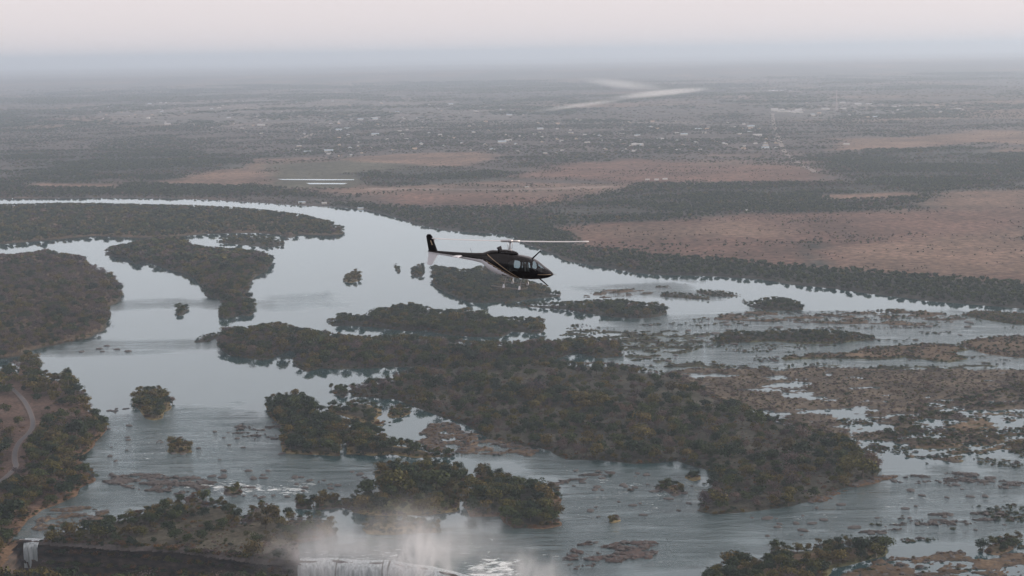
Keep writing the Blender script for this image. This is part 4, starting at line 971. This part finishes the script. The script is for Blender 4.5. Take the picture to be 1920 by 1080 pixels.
# ------------------------------------------------------------------ buildings of the plain
M['roof_pale'] = simple('pale_sheet_roof', (0.40, 0.40, 0.40), 0.5, noise=0.2, nscale=0.3)
M['roof_blue'] = simple('blue_grey_roof', (0.36, 0.44, 0.50), 0.5, noise=0.2, nscale=0.3)
M['roof_tan'] = simple('tan_roof', (0.42, 0.30, 0.22), 0.7, noise=0.2, nscale=0.3)
M['wall_white'] = simple('white_wall', (0.60, 0.57, 0.53), 0.8, noise=0.1, nscale=0.3)
M['wall_tan'] = simple('tan_wall', (0.50, 0.42, 0.34), 0.8, noise=0.1, nscale=0.3)
def house_mesh(L, W, H, roof_h, mw, mr, over=0.6):
    bm = bmesh.new(); l, w = L / 2, W / 2
    b = [bm.verts.new(p) for p in ((-l, -w, -3), (l, -w, -3), (l, w, -3), (-l, w, -3), (-l, -w, H), (l, -w, H), (l, w, H), (-l, w, H))]
    for q in ((0, 1, 5, 4), (1, 2, 6, 5), (2, 3, 7, 6), (3, 0, 4, 7)): bm.faces.new([b[i] for i in q])
    g = [bm.verts.new((-l, 0, H + roof_h * 0.97)), bm.verts.new((l, 0, H + roof_h * 0.97))]
    bm.faces.new((b[4], g[0], b[7])); bm.faces.new((b[5], b[6], g[1]))
    lo, wo = l + over, w + over; ze = H - over * roof_h / w
    r = [bm.verts.new(p) for p in ((-lo, -wo, ze), (lo, -wo, ze), (lo, 0, H + roof_h), (-lo, 0, H + roof_h), (lo, wo, ze), (-lo, wo, ze))]
    for q in ((0, 1, 2, 3), (3, 2, 4, 5)): bm.faces.new([r[i] for i in q]).material_index = 1
    me = bpy.data.meshes.new('house'); bm.to_mesh(me); bm.free(); me.materials.append(mw); me.materials.append(mr)
    return me
HOUSES = [house_mesh(14, 9, 3.4, 2.2, M['wall_white'], M['roof_pale']), house_mesh(18, 10, 3.6, 2.4, M['wall_tan'], M['roof_pale']), house_mesh(15, 11, 3.4, 3, M['wall_tan'], M['roof_tan']), house_mesh(26, 13, 5, 3, M['wall_white'], M['roof_blue']), house_mesh(36, 16, 6, 3, M['wall_white'], M['roof_pale'])]
def house(px, k, label, group=None, cat='house', s=1.0, rot=None):
    q = unproject([px])[0]; z = plain_z(q[None])[0]
    o = new_obj('house' if cat == 'house' else 'building', HOUSES[k]); o.location = (q[0], q[1], z); o.scale = (s, s, s); o.rotation_euler = (0, 0, RNG.uniform(-0.5, 0.5) if rot is None else rot)
    return tag(o, label, cat, group)
plots = set()
areas = ['the left part of the far town', 'the middle of the far town below the smoke', 'the right end of the far town', 'the far town under the smoke trail']
for ti, (poly_px, n) in enumerate(zip(TOWN_PX, (135, 85, 42, 34))):
    pw = np.array(poly_px, float); c = 0
    while c < n:
        q = RNG.uniform(pw.min(0), pw.max(0))
        if poly_sd(q[None], pw)[0] < 0: continue
        g = unproject([q])[0]; ca, sa = math.cos(0.12), math.sin(0.12)      # streets: rows of plots on a turned grid
        gu, gv = round((g[0] * ca + g[1] * sa) / 38) * 38, round((-g[0] * sa + g[1] * ca) / 120) * 120
        g = np.array([[gu * ca - gv * sa, gu * sa + gv * ca]]); hx, hy, _ = project(g, 0.0); q = np.array([hx[0], hy[0]])
        if (round(hx[0], 1), round(hy[0], 1)) in plots: continue
        plots.add((round(hx[0], 1), round(hy[0], 1)))
        house(q, int(RNG.choice(5, p=[0.3, 0.25, 0.2, 0.17, 0.08])), 'small pale roofed house in ' + areas[ti], 'houses in ' + areas[ti], s=RNG.uniform(0.7, 1.2), rot=0.12 + RNG.choice([0, 1.57])); c += 1
for px, k, s, lab in (((566, 383), 3, 0.62, 'blue roofed lodge on the far shore above the long island'), ((608, 384), 0, 0.8, 'small white lodge between two others on the far shore'), ((676, 392), 3, 0.5, 'blue grey lodge at the bend of the far shore'),
                      ((1404, 398), 4, 0.45, 'white building alone in the woods right of the rotor blade'), ((1214, 340), 0, 0.75, 'leftmost of three white huts on the red field'), ((1231, 340), 0, 0.8, 'middle one of three white huts on the red field'), ((1247, 339), 0, 0.85, 'rightmost of three white huts on the red field'),
                      ((988, 354), 1, 0.6, 'pale shed beside the straight dirt road'), ((1587, 273), 4, 0.6, 'white building at the edge of the tan field')):
    house(px, k, lab, None, 'building', s, 0.1)
for j in range(12):
    house((RNG.uniform(1448, 1500), RNG.uniform(206, 214)), 4, 'tall cream block in the bright cluster at the end of the avenue', 'cream blocks at the end of the avenue', 'building', RNG.uniform(0.6, 1.1), 0.1)
for px, lab in (((1608, 197), 'long white shed far right of the mast'), ((1548, 208), 'large white hall just left of the mast'), ((1195, 277), 'large white hall in the middle of the far town')):
    house(px, 4, lab, None, 'building', 1.15, 0.1)
# radio mast: lattice of four legs and cross bars
q = unproject([(1568, 210)])[0]; z = plain_z(q[None])[0]
bm = bmesh.new(); hm = 110.0
def bar(bm, a, b, r):
    a = Vector(a); b = Vector(b); d = (b - a).normalized(); t = d.orthogonal().normalized(); s = d.cross(t); v = []
    for c in (a, b): v.append([bm.verts.new(c + (t * math.cos(x) + s * math.sin(x)) * r) for x in (0.8, 2.37, 3.94, 5.5)])
    for i in range(4): bm.faces.new((v[0][i], v[0][(i + 1) % 4], v[1][(i + 1) % 4], v[1][i]))
for k in range(11):
    w0 = 4.5 * (1 - k / 12.5); w1 = 4.5 * (1 - (k + 1) / 12.5); z0 = hm * k / 11; z1 = hm * (k + 1) / 11
    c0 = [(-w0, -w0, z0), (w0, -w0, z0), (w0, w0, z0), (-w0, w0, z0)]; c1 = [(-w1, -w1, z1), (w1, -w1, z1), (w1, w1, z1), (-w1, w1, z1)]
    for i in range(4): bar(bm, c0[i], c1[i], 0.5); bar(bm, c0[i], c1[(i + 1) % 4], 0.3); bar(bm, c1[i], c1[(i + 1) % 4], 0.3)
me = bpy.data.meshes.new('radio_mast'); bm.to_mesh(me); bm.free()
o = new_obj('radio_mast', me, None, simple('mast_steel', (0.5, 0.45, 0.45), 0.5, 0.3)); o.location = (q[0], q[1], z)
tag(o, 'thin lattice mast rising from the far town at the right', 'mast')
# ponds by the far shore, white with sky
for px, lab in (([(520, 335.6), (600, 335.8), (664, 336.2), (664, 337.6), (600, 338), (530, 337.2)], 'long shining settling pond beyond the far shore'), ([(574, 343), (652, 343.2), (645, 345.4), (580, 345.4)], 'shorter shining settling pond in front of the long one'),):
    w = unproject(px); zz = plain_z(w).max() + 0.5
    w = unproject(px, zz)
    bm = bmesh.new(); bm.faces.new([bm.verts.new((p[0], p[1], zz)) for p in w]); bmesh.ops.recalc_face_normals(bm, faces=bm.faces[:]); me = bpy.data.meshes.new('pond'); bm.to_mesh(me); bm.free()
    set_color(me, 'flow', np.zeros((len(me.vertices), 3)))
    tag(new_obj('pond', me, None, M['water']), lab, kind='structure')
# avenue and tracks
M['track'] = simple('dust_track', (0.20, 0.17, 0.155), 0.95, noise=0.2, nscale=0.1)
def track(px, half, lab):
    line = catmull(unproject(px), 12); zz = plain_z(line) + 0.6
    t = np.gradient(line, axis=0); t /= np.hypot(*t.T)[:, None]; n = np.stack([-t[:, 1], t[:, 0]], 1); k = len(line)
    V = np.vstack([np.column_stack([line + n * half, zz]), np.column_stack([line - n * half, zz])])
    tag(new_obj('track', mesh_np('track', V, [(i, k + i, k + i + 1, i + 1) for i in range(k - 1)]), None, M['track']), lab, kind='structure')
track([(1449, 215), (1451, 235), (1460, 262), (1478, 295), (1530, 325)], 8, 'pale avenue running from the town towards the river')
track([(690, 356), (850, 357), (985, 357), (1150, 351)], 4, 'straight dirt road crossing the scrub')
track([(280, 183), (400, 184), (560, 182), (780, 180)], 25, 'pale road far beyond the town')
track([(560, 265), (620, 246), (760, 236)], 14, 'pale town road at the left')

# ------------------------------------------------------------------ smoke, spray and haze: real volumes
def volume_mat(name, color, dens, noise_scale, lo, hi, squash=(1, 1, 1), falloff=1.0, aniso=0.0, step=None):
    m = bpy.data.materials.new(name); m.use_nodes = True; nt = m.node_tree; nt.nodes.clear()
    out = nt.nodes.new('ShaderNodeOutputMaterial'); pv = nt.nodes.new('ShaderNodeVolumePrincipled')
    pv.inputs['Color'].default_value = (*color, 1); pv.inputs['Anisotropy'].default_value = aniso
    tc = nt.nodes.new('ShaderNodeTexCoord')
    n = nt.nodes.new('ShaderNodeTexNoise'); n.inputs['Scale'].default_value = noise_scale; n.inputs['Detail'].default_value = 4; n.inputs['Roughness'].default_value = 0.6
    mp = nt.nodes.new('ShaderNodeMapping'); mp.inputs['Scale'].default_value = squash
    n.inputs['Distortion'].default_value = 0.7
    nt.links.new(tc.outputs['Object'], mp.inputs['Vector']); nt.links.new(mp.outputs[0], n.inputs['Vector'])
    ln = nt.nodes.new('ShaderNodeVectorMath'); ln.operation = 'LENGTH'; nt.links.new(tc.outputs['Object'], ln.inputs[0])
    fo = nt.nodes.new('ShaderNodeMapRange'); fo.inputs['From Min'].default_value = 1.0; fo.inputs['From Max'].default_value = 1 - falloff; fo.interpolation_type = 'SMOOTHSTEP'
    nt.links.new(ln.outputs['Value'], fo.inputs['Value'])
    mr = nt.nodes.new('ShaderNodeMapRange'); mr.inputs['From Min'].default_value = lo; mr.inputs['From Max'].default_value = hi; nt.links.new(n.outputs['Fac'], mr.inputs['Value'])
    mu = nt.nodes.new('ShaderNodeMath'); mu.operation = 'MULTIPLY'; nt.links.new(fo.outputs[0], mu.inputs[0]); nt.links.new(mr.outputs[0], mu.inputs[1])
    m2 = nt.nodes.new('ShaderNodeMath'); m2.operation = 'MULTIPLY'; m2.inputs[1].default_value = dens; nt.links.new(mu.outputs[0], m2.inputs[0])
    nt.links.new(m2.outputs[0], pv.inputs['Density']); nt.links.new(pv.outputs[0], out.inputs['Volume'])
    return m
def puff(name, loc, scale, rotz, mat, label):
    bm = bmesh.new(); bmesh.ops.create_icosphere(bm, subdivisions=3, radius=1.0); me = bpy.data.meshes.new(name); bm.to_mesh(me); bm.free()
    o = new_obj(name, me, None, mat); o.location = loc; o.scale = scale; o.rotation_euler = (0, 0, rotz)
    return tag(o, label, kind='stuff')
def spray(px, scale, dens, ns, lo, hi, squash, label, dz=0):
    q = unproject([px])[0]
    puff('spray_mist', (q[0], q[1] - 13, dz), scale, 0.0, volume_mat('spray', (0.98, 0.98, 0.985), dens, ns, lo, hi, squash=squash, falloff=0.97, aniso=0.3), label)
spray((785, 1060), (34, 16, 48), 0.26, 2.6, 0.46, 0.66, (1.0, 1.0, 0.55), 'densest plume of spray rising from the foot of the falls', -2)
spray((750, 1035), (110, 34, 54), 0.046, 2.4, 0.40, 0.68, (1.6, 1.0, 0.6), 'thin veil of spray drifting over the islands above the falls', 0)
spray((970, 1085), (44, 16, 36), 0.15, 2.6, 0.45, 0.66, (1.2, 1.0, 0.6), 'smaller plume of spray at the bottom edge right of the main plume', -2)
spray((600, 1045), (52, 14, 44), 0.10, 2.4, 0.40, 0.66, (1.3, 1.0, 0.5), 'faint spray in front of the white curtain of water', -4)
# smoke trails of bush fires, lying low across the wind
def smoke(px0, px1, rad, dens, label, rise=1.0, seed=0):
    a, b = unproject([px0, px1]); c = (a + b) / 2; L = np.hypot(*(b - a)) / 2
    z = plain_z(c[None])[0]
    puff('smoke_plume', (c[0], c[1], z + rad * rise), (L, rad * 1.6, rad), math.atan2(b[1] - a[1], b[0] - a[0]),
         volume_mat('smoke', (0.93, 0.92, 0.90), dens, 2.4 + seed, 0.34, 0.70, squash=(5.0, 1, 1.6), falloff=0.98), label)
smoke((965, 224), (1190, 191), 20, 0.016, 'thin lower end of the bright smoke trail crossing the plain')
smoke((1120, 199), (1345, 174), 30, 0.034, 'bright white streak of smoke at the right end of the trail', 1.0, 1)
smoke((1080, 158), (1285, 186), 52, 0.0048, 'pale smoke curling down into the head of the bright streak', 1.0, 2)

HAZE = 0.000066
bm = bmesh.new()
bmesh.ops.create_cube(bm, size=1.0, matrix=Matrix.Translation((0, 0, (GORGE_Z - 1 + CAM_H + 130) / 2)) @ Matrix.Diagonal((185000, 185000, CAM_H + 130 - (GORGE_Z - 1), 1)))
me = bpy.data.meshes.new('haze'); bm.to_mesh(me); bm.free()
hm_ = bpy.data.materials.new('haze_air'); hm_.use_nodes = True; nt = hm_.node_tree; nt.nodes.clear()
ho = nt.nodes.new('ShaderNodeOutputMaterial'); hv = nt.nodes.new('ShaderNodeVolumePrincipled')
hv.inputs['Color'].default_value = (0.74, 0.87, 1.0, 1); hv.inputs['Density'].default_value = HAZE; hv.inputs['Anisotropy'].default_value = 0.25
nt.links.new(hv.outputs[0], ho.inputs['Volume'])
tag(new_obj('haze', me, None, hm_), 'bluish dust haze thickening towards the horizon', kind='stuff')

# ------------------------------------------------------------------ helicopter
def glass_mat():
    m = bpy.data.materials.new('tinted_glass'); m.use_nodes = True; nt = m.node_tree; nt.nodes.clear()
    out = nt.nodes.new('ShaderNodeOutputMaterial'); tr = nt.nodes.new('ShaderNodeBsdfTransparent'); tr.inputs[0].default_value = (0.62, 0.68, 0.70, 1)
    gl = nt.nodes.new('ShaderNodeBsdfGlossy'); gl.inputs['Roughness'].default_value = 0.02
    fr = nt.nodes.new('ShaderNodeFresnel'); fr.inputs[0].default_value = 1.5; mx = nt.nodes.new('ShaderNodeMixShader')
    nt.links.new(fr.outputs[0], mx.inputs[0]); nt.links.new(tr.outputs[0], mx.inputs[1]); nt.links.new(gl.outputs[0], mx.inputs[2]); nt.links.new(mx.outputs[0], out.inputs['Surface'])
    return m
M['heli_black'] = simple('gloss_black_paint', (0.004, 0.004, 0.005), 0.2, spec=0.3, coat=0.1)
M['heli_white'] = simple('white_paint', (0.74, 0.76, 0.80), 0.35, coat=0.3)
M['gold'] = simple('gold_stripe', (0.44, 0.34, 0.23), 0.4, metal=0.2)
M['glass'] = glass_mat()
M['dark'] = simple('cabin_trim', (0.03, 0.03, 0.035), 0.7)
M['steel'] = simple('bare_steel', (0.45, 0.45, 0.46), 0.35, metal=0.7)
M['blade'] = simple('blade_paint', (0.46, 0.47, 0.48), 0.3, coat=0.2)
M['skid'] = simple('skid_paint', (0.22, 0.21, 0.20), 0.5)

heli = new_obj('helicopter', None)
SEC = np.array([(3.02, .52, .47, .04), (2.94, .60, .37, .17), (2.8, .70, .28, .32), (2.6, .80, .20, .45), (2.3, .95, .13, .57), (2.0, 1.15, .07, .64), (1.65, 1.34, .03, .68), (1.3, 1.45, 0, .69), (.9, 1.49, 0, .69),
                (.4, 1.53, 0, .69), (0, 1.59, .01, .68), (-.4, 1.63, .04, .64), (-.8, 1.65, .11, .56), (-1.2, 1.63, .25, .47), (-1.5, 1.53, .42, .39), (-1.75, 1.40, .66, .32), (-2.2, 1.32, .77, .25), (-3.5, 1.23, .86, .175), (-5.0, 1.17, .93, .115), (-5.62, 1.13, .96, .085)])
SEC = SEC[::-1]
def sec(x):
    # smooth interpolation of the stations
    return [np.interp(x, SEC[:, 0], SEC[:, k]) for k in (1, 2, 3)]
xs_h = np.concatenate([np.arange(-5.62, -1.8, 0.09), np.arange(-1.8, 3.0, 0.035), [3.0, 3.02]])
NA = 80
tops, bots, hws = sec(xs_h)
def smooth1(a, n=5):
    k = np.ones(n) / n; p = np.pad(a, n // 2, mode='edge'); return np.convolve(p, k, 'valid')
tops, bots, hws = smooth1(tops, 9), smooth1(bots, 9), smooth1(hws, 9)
def nexp(x): return np.interp(x, [-5, -1.8, -.8, 0.2, 2.0, 3.0], [2.0, 2.0, 2.3, 2.9, 2.7, 2.1])
V = []
for x, t, b, h in zip(xs_h, tops, bots, hws):
    n = nexp(x); zc, hh = (t + b) / 2, (t - b) / 2
    for a in np.linspace(0, 2 * math.pi, NA, endpoint=False):
        c, s = math.cos(a), math.sin(a)
        y = h * math.copysign(abs(c) ** (2 / n), c); z = zc + hh * math.copysign(abs(s) ** (2 / n), s)
        if s > 0 and x < 1.2: y *= 1 - 0.25 * sstep(1.2, 0.2, np.array(x)) * s ** 2     # narrower engine cowling
        V.append((x, y, z))
V = np.array(V); nxs = len(xs_h); idx = np.arange(nxs * NA).reshape(nxs, NA)
Fh = np.stack([idx[:-1], np.roll(idx[:-1], -1, 1), np.roll(idx[1:], -1, 1), idx[1:]], -1).reshape(-1, 4)
cen = V[Fh].mean(1)
def in_poly(xz, poly): return poly_sd(xz, np.array(poly, float)) > 0
xz = cen[:, [0, 2]]
REAR = [(.08, .60), (.16, .52), (.92, .52), (.97, .60), (.97, 1.16), (.90, 1.22), (.36, 1.22), (.18, 1.08)]
FRONT = [(1.10, .58), (1.62, .58), (1.70, .68), (1.58, 1.16), (1.46, 1.20), (1.12, 1.18)]
SCREEN = [(1.72, 1.40), (1.80, .80), (2.02, .70), (2.4, .66), (2.72, .72), (2.86, .84), (2.35, 1.2), (1.95, 1.42)]
win_r = in_poly(xz, REAR) & (np.abs(cen[:, 1]) > .3); win_f = in_poly(xz, FRONT) & (np.abs(cen[:, 1]) > .3)
win_s = in_poly(xz, SCREEN) & (np.abs(cen[:, 1]) > .025)
line_z = np.where(cen[:, 0] < -1.7, np.interp(cen[:, 0], [-5.62, -1.7], [1.05, .97]), np.interp(cen[:, 0], [-1.7, .80], [.97, -.02]))
white = (cen[:, 2] < line_z) & (cen[:, 0] < .80)
def piece(name, mask, mat, parent, label=None):
    f = Fh[mask]; u = np.unique(f); r = np.full(len(V), -1); r[u] = np.arange(len(u))
    o = new_obj(name, mesh_np(name, V[u], r[f]), parent, mat)
    if label: o['label'] = label
    return o
glassm = win_r | win_f | win_s
fus = piece('fuselage', ~glassm & ~white, M['heli_black'], heli, 'gloss black upper fuselage and boom')
piece('belly', ~glassm & white, M['heli_white'], heli, 'white belly and lower boom')
for nm, msk in (('cabin_window', win_r), ('door_window', win_f), ('windscreen', win_s)):
    for sgn in (-1, 1): piece(nm, msk & (cen[:, 1] * sgn > 0), M['glass'], heli)
# end caps of the loft
def surf_y(x, z):
    t, b, h = np.interp(x, xs_h, tops), np.interp(x, xs_h, bots), np.interp(x, xs_h, hws); n = nexp(x)
    u = min(1.0, abs((z - (t + b) / 2) / ((t - b) / 2))); y = h * (1 - u ** n) ** (1 / n)
    s2 = max(0.0, (z - (t + b) / 2) / ((t - b) / 2)) ** n
    return y * (1 - 0.25 * float(sstep(1.2, 0.2, np.array(x))) * min(1, s2))
def stripe(name, a, b, w, parent):
    for sgn in (-1, 1):
        vs, fs = [], []
        for k in range(31):
            u = k / 30; x = a[0] + (b[0] - a[0]) * u; z = a[1] + (b[1] - a[1]) * u
            for d in (-w, w): vs.append((x, sgn * (surf_y(x, z + d) + .008), z + d))
        for k in range(30): fs.append((2 * k, 2 * k + 1, 2 * k + 3, 2 * k + 2))
        new_obj(name, mesh_np(name, vs, fs), parent, M['gold'])
stripe('pinstripe', (-1.42, 1.36), (.88, .10), .021, fus)
stripe('pinstripe', (-1.45, .95), (.72, .08), .017, fus)
stripe('nose_stripe', (2.15, .47), (2.92, .50), .014, fus)

def prism(name, pts_xz, half, parent, mat, y0=0.0, label=None):
    bm = bmesh.new(); a = [bm.verts.new((x, y0 - half, z)) for x, z in pts_xz]; b = [bm.verts.new((x, y0 + half, z)) for x, z in pts_xz]
    bm.faces.new(a); bm.faces.new(b[::-1]); n = len(a)
    for i in range(n): bm.faces.new((a[i], b[i], b[(i + 1) % n], a[(i + 1) % n]))
    bmesh.ops.recalc_face_normals(bm, faces=bm.faces[:]); bmesh.ops.bevel(bm, geom=bm.edges[:], offset=min(half * 0.6, 0.012), segments=2, affect='EDGES')
    me = bpy.data.meshes.new(name); bm.to_mesh(me); bm.free(); o = new_obj(name, me, parent, mat)
    if label: o['label'] = label
    return o
def tube(name, pts_, r, parent, mat, n=10, taper=None):
    bm = bmesh.new(); pts_ = [Vector(p) for p in pts_]; prev = None
    for i, p in enumerate(pts_):
        d = (pts_[min(i + 1, len(pts_) - 1)] - pts_[max(i - 1, 0)]).normalized(); t = d.cross(Vector((0.13, 0.31, 0.94))).normalized(); s = d.cross(t)
        rr = r if taper is None else r + (taper - r) * i / (len(pts_) - 1)
        ring = [bm.verts.new(p + (t * math.cos(x) + s * math.sin(x)) * rr) for x in np.linspace(0, 2 * math.pi, n, endpoint=False)]
        if prev:
            for j in range(n): bm.faces.new((prev[j], prev[(j + 1) % n], ring[(j + 1) % n], ring[j]))
        else: bm.faces.new(ring[::-1])
        prev = ring
    bm.faces.new(prev); bmesh.ops.recalc_face_normals(bm, faces=bm.faces[:])
    for f in bm.faces: f.smooth = True
    me = bpy.data.meshes.new(name); bm.to_mesh(me); bm.free()
    return new_obj(name, me, parent, mat)
fin = prism('tail_fin', [(-4.98, 1.14), (-5.42, 2.10), (-5.56, 2.22), (-5.74, 2.20), (-5.82, 2.05), (-5.58, 1.05)], .045, heli, M['heli_black'], label='black swept upper tail fin')
prism('ventral_fin', [(-4.92, .97), (-5.58, 1.0), (-5.66, .22), (-5.56, .15), (-5.32, .20)], .04, heli, M['heli_white'], label='white lower tail fin')
prism('fin_emblem', [(-5.30, 1.52), (-5.46, 1.84), (-5.52, 1.80), (-5.40, 1.50)], .049, fin, M['gold'])
# horizontal stabiliser
bm = bmesh.new()
for y0, y1 in ((-1.0, 1.0),):
    pr = [(-3.15, 1.05), (-3.25, 1.085), (-3.45, 1.075), (-3.62, 1.05), (-3.45, 1.03), (-3.25, 1.02)]
    a = [bm.verts.new((x, y0, z)) for x, z in pr]; b = [bm.verts.new((x, y1, z)) for x, z in pr]; bm.faces.new(a); bm.faces.new(b[::-1])
    for i in range(6): bm.faces.new((a[i], b[i], b[(i + 1) % 6], a[(i + 1) % 6]))
bmesh.ops.recalc_face_normals(bm, faces=bm.faces[:]); me = bpy.data.meshes.new('stabiliser'); bm.to_mesh(me); bm.free(); new_obj('stabiliser', me, heli, M['heli_white'])
# tail rotor on the far side
tr_ = new_obj('tail_rotor', None, heli); tr_.location = (-5.40, .22, 1.12)
tube('gearbox', [(0, -.2, 0), (0, .06, 0)], .06, tr_, M['steel'])
for s in (-1, 1): prism('tail_blade', [(-.05, .04 * s), (.07, .04 * s), (.07, .80 * s), (-.05, .80 * s)], .012, tr_, M['steel'], .03)
# mast, hub, blades
mast = tube('rotor_mast', [(0, 0, 1.50), (-.01, 0, 2.34)], .055, heli, M['steel'])
tube('swashplate', [(0, 0, 1.70), (0, 0, 1.80)], .15, mast, M['steel'], 16)
fair = []
bm = bmesh.new(); bmesh.ops.create_uvsphere(bm, u_segments=20, v_segments=10, radius=1.0, matrix=Matrix.Translation((-.15, 0, 1.56)) @ Matrix.Diagonal((.75, .30, .20, 1)))
for f in bm.faces: f.smooth = True
me = bpy.data.meshes.new('mast_fairing'); bm.to_mesh(me); bm.free(); new_obj('mast_fairing', me, heli, M['heli_black'])
rot = new_obj('main_rotor', None, heli); rot.location = (-.01, 0, 2.34); rot.rotation_euler = (0, R(-2.6), R(16))
tube('hub', [(0, 0, -.07), (0, 0, .09)], .16, rot, M['steel'], 16)
tube('hub_yoke', [(-.62, 0, 0), (.62, 0, 0)], .075, rot, M['steel'])
for s in (-1, 1):
    tube('pitch_link', [(.18 * s, .2 * s, -.02), (.10 * s, .12 * s, -.56)], .018, rot, M['steel'], 6)
    vs, fs = [], []; prof = [(-.13, 0), (-.095, .016), (-.03, .019), (.08, .008), (.13, 0), (.05, -.009), (-.06, -.013)]
    for k in range(13):
        r_ = .5 + (5.08 - .5) * k / 12; tw_ = R((12 if s > 0 else -3) - 4 * k / 12); dz = .015 * (r_ / 5) ** 2 * r_
        for yy, zz in prof:
            y_, z_ = yy * math.cos(tw_) - zz * math.sin(tw_), yy * math.sin(tw_) + zz * math.cos(tw_)
            vs.append((s * r_, s * y_, z_ + dz))
    npf = len(prof)
    for k in range(12):
        for j in range(npf): fs.append((k * npf + j, k * npf + (j + 1) % npf, (k + 1) * npf + (j + 1) % npf, (k + 1) * npf + j))
    me = mesh_np('rotor_blade', vs, fs); bm = bmesh.new(); bm.from_mesh(me); bm.verts.ensure_lookup_table()
    bm.faces.new([bm.verts[i] for i in range(npf)]); bm.faces.new([bm.verts[12 * npf + i] for i in range(npf)]); bmesh.ops.recalc_face_normals(bm, faces=bm.faces[:]); bm.to_mesh(me); bm.free()
    new_obj('rotor_blade', me, rot, M['blade'])
# skids
for s in (-1, 1):
    sk = tube('skid', [(-.85, .92 * s, -.54), (-.75, .92 * s, -.56), (1.2, .92 * s, -.56), (1.45, .92 * s, -.51), (1.62, .92 * s, -.40)], .034, heli, M['skid'])
    for x in (.02, 1.08):
        tube('skid_leg', [(x, .35 * s, .02), (x, .62 * s, -.12), (x, .84 * s, -.38), (x, .92 * s, -.55)], .034, sk, M['skid'], taper=.034)
        prism('leg_shoe', [(x - .085, -.60), (x + .085, -.60), (x + .04, -.36), (x - .04, -.36)], .04, sk, M['heli_white'], .92 * s)
# wire cutters, aerials, exhausts
prism('upper_wire_cutter', [(1.50, 1.38), (1.62, 1.36), (2.12, 1.93), (2.06, 1.96)], .025, heli, M['heli_black'])
prism('lower_wire_cutter', [(2.05, .10), (2.22, .10), (2.78, -.30), (2.72, -.32)], .025, heli, M['heli_black'])
for s in (-1, 1): tube('exhaust_stack', [(-.62, .16 * s, 1.55), (-.70, .20 * s, 1.78), (-.76, .22 * s, 1.88)], .085, heli, M['dark'])
tube('pitot_tube', [(2.95, 0, .5), (3.22, 0, .49)], .014, heli, M['steel'], 6)
tube('antenna', [(-2.6, 0, 1.27), (-2.72, 0, 1.6)], .012, heli, M['dark'], 6)
# cabin
prism('cabin_floor', [(-.3, .12), (2.2, .16), (2.2, .24), (-.3, .24)], .5, heli, M['dark'])
prism('instrument_panel', [(2.0, .24), (2.12, .24), (2.2, .72), (1.95, .74)], .28, heli, M['dark'])
for x, y in ((1.25, -.32), (1.25, .32), (.20, -.38), (.20, 0), (.20, .38)):
    st = prism('seat', [(x - .1, .30), (x + .38, .34), (x + .38, .44), (x + .02, .44), (x - .10, 1.02), (x - .20, 1.02)], .17, heli, M['dark'], y)
    prism('headrest', [(x - .20, 1.03), (x - .11, 1.03), (x - .12, 1.20), (x - .20, 1.20)], .09, st, M['dark'], y)
tag(heli, 'black helicopter with white belly and gold pinstripes flying above the river', 'helicopter')
v = _F + _R * ((957 - 960) / FPX) + _U * ((540 - 452) / FPX)
hub_w = Vector((0, 0, CAM_H)) + Vector(v) * 91.0
hrot = Matrix.Rotation(R(-18), 4, 'Z') @ Matrix.Rotation(R(4.6), 4, 'Y')
heli.matrix_world = Matrix.Translation(hub_w) @ hrot @ Matrix.Translation((0, 0, -2.34))
